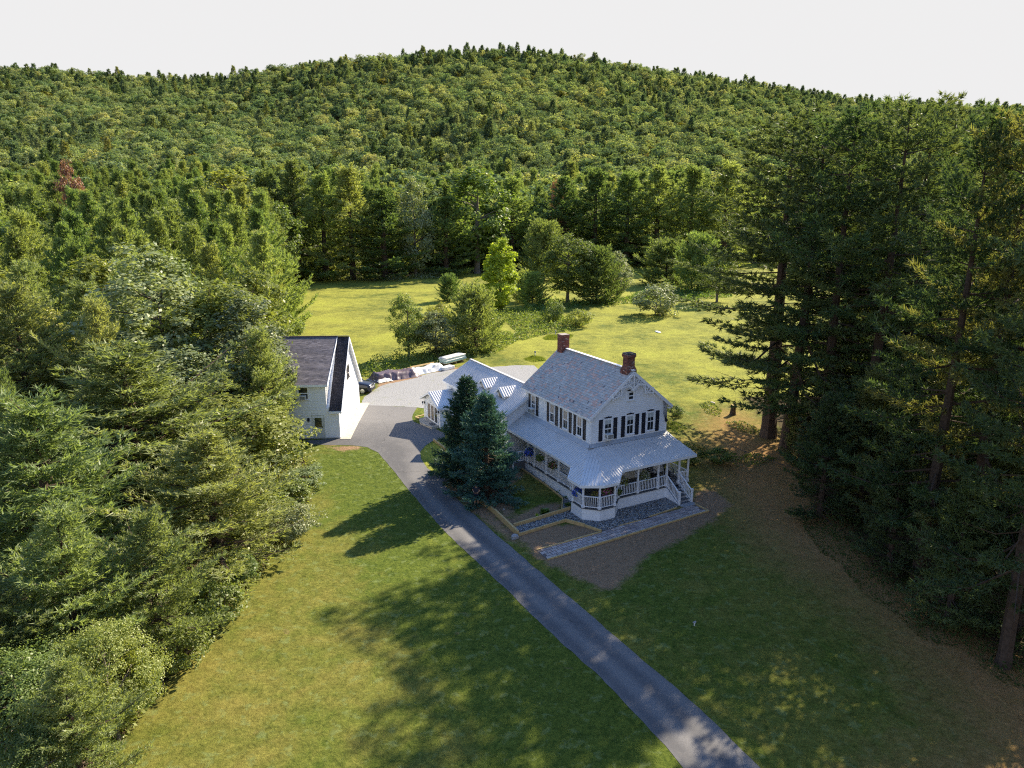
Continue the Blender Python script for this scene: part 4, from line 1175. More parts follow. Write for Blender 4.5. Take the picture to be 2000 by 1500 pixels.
# side wall of the dormer facing the gable strip
mb = MB(); ys = np.linspace(-.03, gm, 8)
for a, b in zip(ys[:-1], ys[1:]):
    ta, tb = gd_z + (gr_z - gd_z) * (a + .4) / (gm + .4) - .1, gd_z + (gr_z - gd_z) * (b + .4) / (gm + .4) - .1
    mb.quad((-DX - .25, a, zg(a) - .1), (-DX - .25, b, zg(b) - .1), (-DX - .25, b, tb), (-DX - .25, a, ta))
mb.build('dormer_cheek', 'white_paint', gar)
window(gar, ((0, -.03), (-1, 0), (0, -1)), 3.0, 4.35, 5.45, .85, None, False, False, base=.03)
window(gar, GRT, 5.15, 5.05, 6.15, .95, None, False, True, base=.03, mat='dark_gap')
M['door_grey'] = mat_plain('door_grey', (0.55, 0.58, 0.58), 0.5, 0.08)
gd_ = door(gar, GFR, 1.85, .72, .95, 2.05, 'door_grey')
mb = MB(); mb.frame(*GFR); mb.fbox(2.6, 2.78, 0, .16, 2.3, 2.62); mb.build('lantern', 'black_paint', gar)
for k in range(3):
    a = .75 + k * 3.25; b = a + 2.6
    mb = MB(); mb.frame(*GRT)
    mb.fbox(a - .14, a, 0, .07, .66, 2.95); mb.fbox(b, b + .14, 0, .07, .66, 2.95); mb.fbox(a, b, 0, .068, 2.83, 2.95)
    gd1 = mb.build('garage_door', 'white_trim', gar)
    for j in range(4):
        mb = MB(); mb.frame(*GRT); z = .66 + j * .54
        mb.fbox(a, b, 0.0, .030, z + .006, z + .534)
        for q_ in range(4):
            s0 = a + .1 + q_ * (b - a - .1) / 4
            mb.fbox(s0, s0 + (b - a) / 4 - .14, .0, .036, z + .1, z + .44)
        mb.build('panel', 'white_trim', gd1)
    mb = MB(); mb.frame(*GRT); mb.fbox((a + b) / 2 - .12, (a + b) / 2 + .12, .03, .08, .9, .96); mb.build('handle', 'black_paint', gd1)
mb = MB()
def gloc(x, y): return GO[0] + x * math.cos(GRZ) - y * math.sin(GRZ), GO[1] + x * math.sin(GRZ) + y * math.cos(GRZ)
for i in range(5):
    y0_, y1_ = -.3 + i * (GD + .7) / 5 + .01, -.3 + (i + 1) * (GD + .7) / 5 - .01
    mb.slab([(x_, y_, gzf(*gloc(x_, y_)) + .045) for x_, y_ in ((.04, y0_), (.98, y0_), (.98, y1_), (.04, y1_))], .2)
mb.build('concrete_apron', 'concrete', gar)
mb = MB(); mb.frame(*GFR); mb.fbox(-.02, GW, -.02, .04, .3, .70); mb.frame(*GRT); mb.fbox(0, GD, -.02, .036, .3, .655); mb.build('foundation', 'fieldstone', gar)

# ------------------------------------------------------------------ car behind the garage
CXW, CYW = G(712, 770)
car = thing('suv', 'dark blue-black SUV parked nose out behind the white garage', 'car', (CXW - .1, CYW + .95, gzf(CXW, CYW)), R(-8))
M['car_paint'] = mat_plain('car_paint', (0.020, 0.024, 0.036), 0.22, 0.15, 2.0, 0.3, 0.8)
M['tyre'] = mat_plain('tyre', (0.02, 0.02, 0.02), 0.85, 0.2)
M['rim'] = mat_plain('rim', (0.60, 0.60, 0.62), 0.3, 0.1, 4.0, 0.8)
M['lamp'] = mat_plain('lamp', (0.75, 0.77, 0.8), 0.1, 0.1, 4.0, 0.2, 0.9)
# stations along x (nose at +x, front axle at 0): x, z sill, z belt, half width, z top, half width at top
ST = [(.92, .42, .78, .62, .80, .55), (.84, .30, .92, .82, .96, .70), (.55, .28, 1.00, .90, 1.06, .76), (0, .28, 1.05, .92, 1.13, .78), (-.45, .28, 1.10, .93, 1.20, .78),
      (-.62, .28, 1.12, .93, 1.24, .77), (-1.25, .28, 1.14, .94, 1.66, .64), (-2.0, .28, 1.16, .94, 1.72, .66), (-2.9, .28, 1.16, .93, 1.70, .65), (-3.45, .30, 1.15, .91, 1.60, .62), (-3.75, .34, 1.12, .86, 1.20, .72), (-3.82, .42, .8, .80, .85, .7)]
mb = MB(); rings = []
for x, zs, zb, hw, zt, ht in ST:
    rings.append([(x, -hw * .93, zs), (x, -hw, (zs + zb) / 2), (x, -hw * .98, zb), (x, -ht, zt), (x, -ht * .5, zt + .03), (x, ht * .5, zt + .03), (x, ht, zt), (x, hw * .98, zb), (x, hw, (zs + zb) / 2), (x, hw * .93, zs)])
vs = [p for r_ in rings for p in r_]; fs = []
for i in range(len(ST) - 1):
    for k in range(10):
        k2 = (k + 1) % 10
        fs.append((i * 10 + k, i * 10 + k2, (i + 1) * 10 + k2, (i + 1) * 10 + k))
fs += [tuple(range(9, -1, -1)), tuple(range((len(ST) - 1) * 10, len(ST) * 10))]
mb.add(vs, fs); body = mb.build('body', 'car_paint', car, True)
def lerp3(a, b, t): return Vector(a).lerp(Vector(b), t)
mb = MB(); A_, B_ = rings[5], rings[6]
mb.quad(*[p + Vector((.02, 0, .02)) for p in (lerp3(A_[3], B_[3], .08), lerp3(A_[6], B_[6], .08), lerp3(A_[6], B_[6], .93), lerp3(A_[3], B_[3], .93))]); mb.build('windshield', 'glass', car)
for s_, (i0, i1) in ((-1, (2, 3)), (1, (7, 6))):
    for a, b in ((6, 7), (7, 8), (8, 9)):
        mb = MB(); P_, Q_ = rings[a], rings[b]
        off = Vector((0, s_ * .012, .004))
        q_ = [lerp3(lerp3(P_[i0], P_[i1], f_), lerp3(Q_[i0], Q_[i1], f_), t_) + off for f_, t_ in ((.1, .05), (.1, .95), (.86, .95), (.86, .05))]
        mb.quad(*q_); mb.build('side_window', 'glass', car)
mb = MB(); mb.lathe((0, 0, -.12), [(.10, 0), (.30, 0), (.345, .03), (.345, .21), (.30, .24), (.10, .24)], 20); ty = mb.build('wheel', 'tyre', car, True)
mb = MB(); mb.lathe((0, 0, .10), [(.01, .0), (.235, .0), (.24, .022), (.21, .024), (.05, .04), (.01, .042)], 20)
for k in range(6): mb.box((.13 * math.cos(k * 1.047), .13 * math.sin(k * 1.047), .137), (.19, .05, .02), k * 1.047)
rm = mb.build('rim', 'rim', ty)
for i, (x, y) in enumerate(((0, -.82), (0, .82), (-2.85, -.82), (-2.85, .82))):
    w = ty if i == 0 else copy_tree(ty, car)
    w.location = (x, y, .345); w.rotation_euler = (R(90) if y < 0 else R(-90), 0, 0)
for s_ in (-1, 1):
    mb = MB(); mb.box((.84, s_ * .62, .80), (.16, .26, .16), s_ * .35); mb.build('headlight', 'lamp', car)
    mb = MB(); mb.box((-.62, s_ * 1.0, 1.2), (.12, .18, .14)); mb.build('mirror', 'car_paint', car)
mb = MB()
for k in range(4): mb.box((.93, 0, .62 + k * .055), (.03, .74, .025))
mb.build('grille', 'rim', car)
mb = MB(); mb.box((.90, 0, .40), (.14, 1.5, .16)); mb.build('bumper', 'tyre', car)

# ------------------------------------------------------------------ lumber and tarps beside the gravel yard
M['tarp'] = mat_plain('tarp', (0.14, 0.10, 0.115), 0.35, 0.5, 1.6, 0, 0.6, 0.3)
M['plastic'] = mat_plain('plastic', (0.70, 0.71, 0.72), 0.25, 0.12, 2.0, 0, 0.6, 0.2)
M['foam'] = mat_plain('foam', (0.42, 0.62, 0.60), 0.6, 0.1, 2.0)
def frame_px(a, b):
    ax, ay = G(*a); bx, by = G(*b)
    return (ax, ay), math.atan2(by - ay, bx - ax), math.hypot(bx - ax, by - ay)
def drape(L, W, H, seed, nx_=34, ny_=16, folds=.16):
    r = np.random.default_rng(seed)
    us, vs_ = np.linspace(-.12, 1.12, nx_), np.linspace(-.28, 1.28, ny_)
    U, V = np.meshgrid(us, vs_)
    ed = np.minimum(np.minimum(U, 1 - U) * L, np.minimum(V, 1 - V) * W)
    prof = np.clip((ed + .28) / .42, 0, 1) ** .7
    ph = r.uniform(0, 6.28, 4)
    fold = np.sin(U * L * 4.1 + ph[0] + 2.2 * np.sin(U * 9 + V * 5 + ph[1]) + np.sin(V * 4 + ph[1])) * np.clip(1 - abs(ed) / .5, 0, 1)
    lump = np.sin(U * 6 + ph[2]) * .10 + np.sin(U * 13 + V * 3 + ph[3]) * .06 + r.normal(0, .05, U.shape)
    Z = np.maximum(.02, prof * (H + lump * H) + fold * folds * .5 * (prof > .05))
    v = np.column_stack([(U * L).ravel() + r.normal(0, .03, U.size), (V * W).ravel() + fold.ravel() * folds + r.normal(0, .03, U.size), Z.ravel()])
    i = np.arange(U.size).reshape(U.shape)
    return v, np.stack([i[:-1, :-1], i[:-1, 1:], i[1:, 1:], i[1:, :-1]], -1).reshape(-1, 4)
o_, an, ln = frame_px((738, 746), (812, 735))
tp = thing('tarp_pile', 'lumber pile under a crumpled purple-brown tarp beside the gravel yard', 'tarp pile', (*o_, gzf(*o_)), an)
v, q = drape(ln, 1.7, .85, 4); obj_from('tarp', np_mesh('tarp', v, q, M['tarp']), tp)
for k in range(6):
    mb = MB(); z = .12 + .08 * (k // 3); y = .2 + .5 * (k % 3)
    mb.box((ln / 2 + random.uniform(-.2, .3), y, z), (ln + .5, .24, .05)); mb.build('board', 'timber', tp)
mb = MB(); v, q = drape(1.5, .9, .35, 9, 12, 8, .1)
sk = thing('cloth_bundle', 'cream folded cloth bundle lying in front of the tarp covered pile', 'bundle', (*G(741, 748), gzf(*G(741, 748))), an + .1)
obj_from('cloth', np_mesh('cloth', v, q, M['cream_paint']), sk)
o_, an, ln = frame_px((806, 734), (864, 722))
lp = thing('lumber_stack', 'long lumber stack wrapped in white plastic sheet beyond the gravel', 'lumber', (*o_, gzf(*o_)), an)
v, q = drape(ln, 1.1, .75, 6, 30, 12, .10); obj_from('plastic_sheet', np_mesh('plastic_sheet', v, q, M['plastic']), lp)
for k in range(4):
    mb = MB(); mb.box((ln / 2 + random.uniform(-.5, .2), .9 + .12 * k, .80 + .02 * (k % 2)), (ln * .8, .10, .07)); mb.build('board', 'timber', lp)
o_, an, ln = frame_px((874, 716), (912, 706))
fp = thing('panel_stack', 'pale green and white foam panels stacked behind the metal roofed wing', 'panels', (*o_, gzf(*o_)), an)
for k in range(7):
    mb = MB(); mb.box((ln / 2 + random.uniform(-.12, .12), .8 + random.uniform(-.08, .08), .35 + k * .11), (ln, 1.3, .095)); mb.build('panel', ['plastic', 'foam', 'foam', 'plastic', 'foam', 'plastic', 'plastic'][k], fp, bevel=.01)
for k in range(3):
    mb = MB(); mb.box((ln * (.15 + .35 * k), .8, .15), (.1, 1.3, .28)); mb.build('bearer', 'old_wood', fp)
o_, an, ln = frame_px((869, 725), (889, 720))
fl = thing('panel_stack', 'low white wrapped slab on the grass left of the foam panels', 'panels', (*o_, gzf(*o_)), an)
for k in range(3):
    mb = MB(); mb.box((ln / 2, .5, .09 + .13 * k), (ln, .9, .12)); mb.build('panel', 'plastic', fl, bevel=.015)

# ------------------------------------------------------------------ window air conditioners
def ac_unit(frame, s, z, label, parent_rot, origin):
    (ox, oy), e, n = frame
    t = thing('air_conditioner', label, 'air conditioner', (0, 0, 0), 0, 'window air conditioners')
    t.location = origin(ox + e[0] * s, oy + e[1] * s, z); t.rotation_euler = (0, 0, parent_rot)
    mb = MB(); mb.frame((0, 0), e, n); mb.fbox(-.27, .27, .04, .42, 0, .38); mb.build('case', 'ac_white', t, bevel=.012)
    mb = MB(); mb.frame((0, 0), e, n)
    for k in range(7): mb.fbox(-.22, .22, .42, .426, .05 + k * .042, .05 + k * .042 + .022)
    for k in range(5):
        mb.fbox(-.276, -.27, .10, .38, .08 + k * .05, .08 + k * .05 + .02); mb.fbox(.27, .276, .10, .38, .08 + k * .05, .08 + k * .05 + .02)
    mb.build('grille', 'dark_gap', t)
hw_ = lambda u, v, z: (*H2W(u, v), z)
ac_unit(FR, 1.48, 4.60, 'white air conditioner in the leftmost window of the front gable', YAW, hw_)
ac_unit(LF, 8.25, 4.60, 'white air conditioner in the farthest upper window of the side wall', YAW, hw_)
def gw_(x, y, z):
    return (GO[0] + x * math.cos(GRZ) - y * math.sin(GRZ), GO[1] + x * math.sin(GRZ) + y * math.cos(GRZ), z)
ac_unit(((0, -.03), (-1, 0), (0, -1)), 3.0, 4.37, 'white air conditioner in the upper window of the garage', GRZ, gw_)

# ------------------------------------------------------------------ person with a controller beside the timber wall
M['skin'] = mat_plain('skin', (0.42, 0.25, 0.17), 0.55, 0.08, 8.0)
M['navy_cloth'] = mat_plain('navy_cloth', (0.02, 0.024, 0.045), 0.85, 0.2, 8.0)
M['dark_hair'] = mat_plain('dark_hair', (0.03, 0.02, 0.015), 0.6, 0.2, 20.0)
px_, py_ = G(930.5, 987)
per = thing('person', 'person in dark T-shirt and shorts holding a controller under the spruce boughs', 'person', (px_, py_, gzf(px_, py_)), R(-8))
def skin_body(name, verts, edges, radii, mat, parent, lv=1):
    me = bpy.data.meshes.new(name); me.from_pydata(verts, edges, []); me.update()
    o = bpy.data.objects.new(name, me); link(o, parent)
    md = o.modifiers.new('skin', 'SKIN')
    for i, rr in enumerate(radii):
        sv = me.skin_vertices[0].data[i]; sv.radius = (rr, rr) if isinstance(rr, (int, float)) else rr
        sv.use_root = (i == 0)
    ss = o.modifiers.new('sub', 'SUBSURF'); ss.levels = lv; ss.render_levels = lv
    me.materials.append(M[mat]); return o
bv = [(0, 0, .93), (0, .01, 1.15), (0, .02, 1.36), (0, .01, 1.47), (0, -.01, 1.56), (0, -.02, 1.66),
      (-.10, 0, .88), (-.11, -.02, .50), (-.11, .02, .09), (-.12, -.14, .04), (.10, 0, .88), (.12, -.02, .50), (.13, .02, .09), (.15, -.14, .04),
      (-.19, .02, 1.40), (-.26, .02, 1.14), (-.10, -.24, 1.10), (-.05, -.30, 1.12), (.19, .02, 1.40), (.26, .02, 1.14), (.10, -.24, 1.10), (.05, -.30, 1.12)]
be = [(0, 1), (1, 2), (2, 3), (3, 4), (4, 5), (0, 6), (6, 7), (7, 8), (8, 9), (0, 10), (10, 11), (11, 12), (12, 13), (2, 14), (14, 15), (15, 16), (16, 17), (2, 18), (18, 19), (19, 20), (20, 21)]
br = [.14, .135, .14, .06, .085, .085, .09, .062, .045, .04, .09, .062, .045, .04, .055, .045, .036, .034, .055, .045, .036, .034]
skin_body('body', bv, be, br, 'skin', per, 2)
skin_body('shirt', [(0, 0, .92), (0, .01, 1.15), (0, .02, 1.38), (-.20, .02, 1.41), (-.25, .02, 1.24), (.20, .02, 1.41), (.25, .02, 1.24)], [(0, 1), (1, 2), (2, 3), (3, 4), (2, 5), (5, 6)], [.165, .16, .165, .085, .075, .085, .075], 'navy_cloth', per, 2)
skin_body('shorts', [(0, 0, .94), (-.10, 0, .86), (-.115, -.01, .55), (.10, 0, .86), (.12, -.01, .55)], [(0, 1), (1, 2), (0, 3), (3, 4)], [.155, .115, .095, .115, .095], 'navy_cloth', per, 2)
mb = MB(); mb.lathe((0, .012, 1.60), [(.088, .0), (.102, .06), (.092, .12), (.05, .155), (.01, .165)], 10); mb.build('hair', 'dark_hair', per, True)
mb = MB()
for s_ in (-1, 1): mb.box((s_ * .035, -.10, 1.645), (.022, .012, .012)); 
mb.box((0, -.108, 1.615), (.022, .03, .04)); mb.box((0, -.10, 1.575), (.05, .01, .01)); mb.build('face', 'skin', per)
for s_ in (-1, 1):
    mb = MB()
    for k in range(4):
        y0 = -.315 - .004 * k; x0 = s_ * (.075 - k * .006)
        mb.tube([(s_ * .06, -.29, 1.125 - k * .018), (x0, y0 - .03, 1.128 - k * .018), (x0 - s_ * .03, y0 - .035, 1.126 - k * .018)], [.010, .009, .007], 5)
    mb.tube([(s_ * .05, -.28, 1.14), (s_ * .03, -.31, 1.155), (s_ * .015, -.33, 1.15)], [.011, .010, .008], 5)
    mb.build('fingers', 'skin', per)
mb = MB(); mb.box((0, 0, 0), (.17, .10, .045)); mb.box((0, .05, .03), (.14, .012, .08))
for s_ in (-1, 1): mb.tube([(s_ * .05, -.01, .02), (s_ * .05, -.012, .05)], .008, 5)
cc = Matrix.Rotation(R(-8), 3, 'Z') @ Vector((0, -.345, 1.12))
cn = mb.build('controller', 'black_paint', None); cn.location = (px_ + cc.x, py_ + cc.y, gzf(px_, py_) + cc.z); cn.rotation_euler = (0, 0, R(-8))
tag(cn, 'black drone controller held in the hands of the person under the spruce', 'controller')

# ------------------------------------------------------------------ porch chairs and flower baskets
def rocking_chair(u, v, rz, label):
    t = thing('rocking_chair', label, 'chair', (*H2W(u, v), ZD), YAW + rz, 'dark rocking chairs on the porch')
    mb = MB()
    for k in range(5): mb.box((0, -.2 + k * .1, .42 - .008 * k), (.52, .085, .025))
    mb.build('seat', 'black_paint', t)
    mb = MB()
    for s_ in (-1, 1): mb.bar((s_ * .25, .22, .38), (s_ * .25, .42, 1.12), .04, .04)
    for k in range(5): mb.bar((-.24, .27 + k * .035, .55 + k * .13), (.24, .27 + k * .035, .55 + k * .13), .02, .085, (0, .3, 1))
    mb.build('backrest', 'black_paint', t)
    for s_ in (-1, 1):
        mb = MB(); mb.bar((s_ * .28, -.26, .65), (s_ * .28, .30, .66), .07, .025); mb.bar((s_ * .27, -.22, .05), (s_ * .27, -.22, .64), .04, .04); mb.build('armrest', 'black_paint', t)
        mb = MB(); mb.tube([(s_ * .26, -.45, .10), (s_ * .26, -.15, .03), (s_ * .26, .2, .03), (s_ * .26, .55, .12)], .025, 5); mb.bar((s_ * .26, .2, .03), (s_ * .26, .22, .42), .04, .04); mb.build('rocker', 'black_paint', t)
rocking_chair(6.55, -1.15, R(20), 'dark rocking chair nearest the porch steps')
rocking_chair(5.2, -.85, R(0), 'dark rocking chair behind the porch post left of the steps')
M['pot'] = mat_plain('pot', (0.05, 0.05, 0.055), 0.6, 0.2)
def leaf_ball(n, r_, size, seed, squash=.8, droop=.3):
    g = np.random.default_rng(seed)
    d = g.normal(0, 1, (n, 3)); d /= np.linalg.norm(d, axis=1)[:, None]
    c = d * r_ * (g.uniform(.45, 1.0, n) ** .6)[:, None] * np.array([1, 1, squash]); c[:, 2] -= droop * r_ * (np.hypot(c[:, 0], c[:, 1]) / r_) ** 2
    nrm = d + g.normal(0, .5, (n, 3)); return leaf_quads(c, nrm, size, g)
def leaf_quads(c, nrm, size, g, asp=.6):
    nrm = nrm / (np.linalg.norm(nrm, axis=1)[:, None] + 1e-9)
    a = np.cross(nrm, g.normal(0, 1, nrm.shape)); a /= np.linalg.norm(a, axis=1)[:, None] + 1e-9
    b = np.cross(nrm, a); s = size * g.uniform(.6, 1.25, len(c))[:, None] / 2
    a = a * s; b = b * s * asp
    v = np.stack([c - a, c - b * 1.0 + nrm * s * .1, c + a, c + b], 1).reshape(-1, 3)
    return v, np.arange(len(c) * 4).reshape(-1, 4)
def basket(u, v, z, flower, label, r_=.34, seed=1, hang=True, nf=260, cat='hanging basket'):
    name = 'hanging_basket' if hang else 'potted_plant'
    t = thing(name, label, cat, (*H2W(u, v), z), YAW, 'flower baskets and pots round the porch')
    mb = MB(); mb.lathe((0, 0, -.28), [(.10, 0), (.17, .08), (.19, .2), (.17, .21)], 10); mb.build('pot', 'pot', t)
    vv, qq = leaf_ball(260, r_, .13, seed); obj_from('foliage', np_mesh('foliage', vv, qq, M['leaf']), t)
    if flower:
        vv, qq = leaf_ball(nf, r_ * 1.06, .10, seed + 50); obj_from('flowers', np_mesh('flowers', vv, qq, M[flower]), t)
    if hang:
        mb = MB()
        for k in range(3): mb.tube([(.18 * math.cos(k * 2.1), .18 * math.sin(k * 2.1), -.08), (0, 0, .75)], .006, 4)
        mb.build('hanger', 'black_paint', t)
basket(-1.55, 6.25, 2.05, 'blue_flower', 'hanging basket full of blue flowers at the far end of the side porch', .42, 1, nf=520)
basket(-1.45, 4.70, 2.05, None, 'plain green fern basket hanging at the middle of the side porch', .38, 2)
basket(-1.45, 2.85, 2.05, 'red_flower', 'green hanging basket with a few dark red flowers on the side porch', .38, 3, nf=70)
basket(-1.55, -.35, 2.0, 'red_flower', 'red flower basket hanging where the porch bay begins', .30, 4, nf=300)
basket(-2.15, -1.75, 1.75, 'blue_flower', 'bright blue flower basket in the left opening of the porch bay', .42, 5, nf=620)
basket(-1.35, -2.75, 1.7, 'red_flower', 'leafy basket with scattered red flowers in the porch bay corner', .36, 6, nf=50)
basket(-.55, -2.95, 1.9, 'pink_flower', 'pink flower basket in the right opening of the porch bay', .38, 7, nf=260)
basket(1.45, -2.1, 2.0, 'white_flower', 'large white-flecked basket hanging in the first front porch opening', .48, 8, nf=120)
basket(3.4, -2.1, 2.05, 'white_flower', 'large white flower basket hanging in the second front porch opening', .48, 9, nf=260)
basket(.78, -2.55, 1.45, None, 'small dark fern pot by the inner post of the porch bay', .26, 10, hang=False, cat='potted plant')

# ------------------------------------------------------------------ small things in the yard
def rock(name, px, py, sz, label, mat='fieldstone', seed=1, cat='rock'):
    x, y = G(px, py); mb = MB(); r = random.Random(seed)
    bm = bmesh.new(); bmesh.ops.create_icosphere(bm, subdivisions=2, radius=1)
    for v in bm.verts:
        k = 1 + r.uniform(-.14, .14); m_ = max(abs(v.co.x), abs(v.co.y), abs(v.co.z)); f_ = .55 + .45 / m_ * .8
        v.co = Vector((v.co.x * sz[0] * k * f_, v.co.y * sz[1] * k * f_, v.co.z * sz[2] * k * f_))
    me = bpy.data.meshes.new(name); bm.to_mesh(me); bm.free(); me.materials.append(M[mat])
    return tag(obj_from(name, me, None, (x, y, gzf(x, y) + sz[2] * .6), r.uniform(0, 3)), label, cat)
rock('rock', 1005, 1052, (.28, .2, .2), 'grey squared rock at the timber corner beside the driveway')
rock('rock', 1392, 788, (.35, .2, .12), 'pale rock in the grass near the tree stump', 'concrete', 3)
rock('flat_stone', 1285, 649, (.9, .35, .10), 'white flat slab lying on the far lawn', 'white_paint', 4, 'slab')
rock('rock', 984, 996, (.10, .08, .06), 'small pale stone on the soil under the spruce', 'concrete', 5)
sx_, sy_ = G(1431, 810)
st = thing('tree_stump', 'tall cut tree stump at the edge of the needle strewn ground', 'stump', (sx_, sy_, gzf(sx_, sy_)))
mb = MB(); mb.lathe((0, 0, -.1), [(.40, 0), (.30, .25), (.26, .6), (.26, 1.05), (.24, 1.1)], 12); mb.build('bark', 'bark', st)
mb = MB(); mb.lathe((0, 0, 1.0), [(.24, 0), (.235, .015)], 12); mb.build('cut_top', 'timber', st)
x, y = G(1356, 1222); sp = thing('lawn_sprinkler', 'small pale sprinkler standing on the shaded lawn', 'sprinkler', (x, y, gzf(x, y)))
mb = MB(); mb.lathe((0, 0, 0), [(.03, 0), (.03, .16), (.07, .17), (.07, .2)], 8); mb.build('stem', 'ac_white', sp); mb = MB(); mb.box((0, 0, .22), (.22, .05, .04), .5); mb.build('head', 'fieldstone', sp)
for px, py, lb in ((1045, 697, 'dark blue vent pipe standing on the small grass mound by the wing'), (1085, 655, 'grey vent pipe on the long grass mound beyond the slate roof')):
    x, y = G(px, py); vt = thing('vent_pipe', lb, 'vent pipe', (x, y, gzf(x, y)), 0, 'vent pipes on grass mounds')
    mb = MB(); mb.lathe((0, 0, 0), [(.06, 0), (.06, .65)], 8); mb.build('pipe', 'ac_white', vt); mb = MB(); mb.lathe((0, 0, .6), [(.12, 0), (.14, .1), (.10, .18), (.02, .2)], 8); mb.build('cap', M['blue_cap'] if px < 1060 else 'fieldstone', vt)
# overhead service wire to the right
a = Vector((*H2W(7.1, -.15), 5.3)); b = Vector((*G(1990, 1130), 5.0))
mb = MB(); pts = [a.lerp(b, i / 16) - Vector((0, 0, 1.6 * math.sin(math.pi * i / 16))) for i in range(17)]
mb.tube(pts, .014, 4); tag(mb.build('service_wire', 'black_paint'), 'thin dark service wire running from the gable corner to the right', 'wire')
# planting along the side porch and in the beds
M['hosta'] = mat_leaf('hosta', (0.06, 0.13, 0.02), (0.14, 0.24, 0.05), .3, None, .08)
def small_plant(px, py, r_, label, mat='hosta', seed=1, n=60, h=.6, grp=None, name='small_plant'):
    x, y = G(px, py); g = np.random.default_rng(seed)
    an = g.uniform(0, 6.28, n); el = g.uniform(.3, 1.25, n); L_ = r_ * g.uniform(.6, 1.1, n)
    d = np.stack([np.cos(an) * np.cos(el), np.sin(an) * np.cos(el), np.sin(el) * h / .6], 1)
    side = np.stack([-np.sin(an), np.cos(an), an * 0], 1) * (r_ * .16)
    b_ = g.normal(0, r_ * .15, (n, 3)); b_[:, 2] = 0
    mid_ = b_ + d * L_[:, None] * .6; tip = b_ + d * L_[:, None]; tip[:, 2] -= .15 * L_
    v = np.stack([b_, mid_ - side, tip, mid_ + side], 1).reshape(-1, 3)
    o = obj_from(name, np_mesh(name, v, np.arange(n * 4).reshape(-1, 4), M[mat]), None, (x, y, gzf(x, y) + .03))
    tag(o, label, 'plant', grp)
for i, (px, py) in enumerate([(1019, 903), (1035, 912), (1046, 924), (1057, 933), (1068, 943), (1083, 952), (1096, 963), (1110, 974), (1110, 989)]):
    small_plant(px, py, .38, ['small green plant at the far end of the pebble strip by the porch landing', 'second small plant from the far end of the pebble strip', 'third small plant from the far end of the pebble strip', 'fourth small plant from the far end of the pebble strip', 'middle one of the nine small plants in the pebble strip', 'fourth small plant in the pebble strip counted from the porch bay', 'third small plant in the pebble strip counted from the porch bay', 'second small plant in the pebble strip counted from the porch bay', 'small green plant in the pebble strip nearest the porch bay'][i], 'hosta', i, 60, .6, 'plants in the pebble strip')
small_plant(1064, 1003, .5, 'bright green hosta in the soil corner of the spruce bed', 'hosta', 31, 80)
small_plant(1049, 1009, .25, 'tiny yellow-green plant on the soil by the timber board', 'leaf_bright', 32, 30)
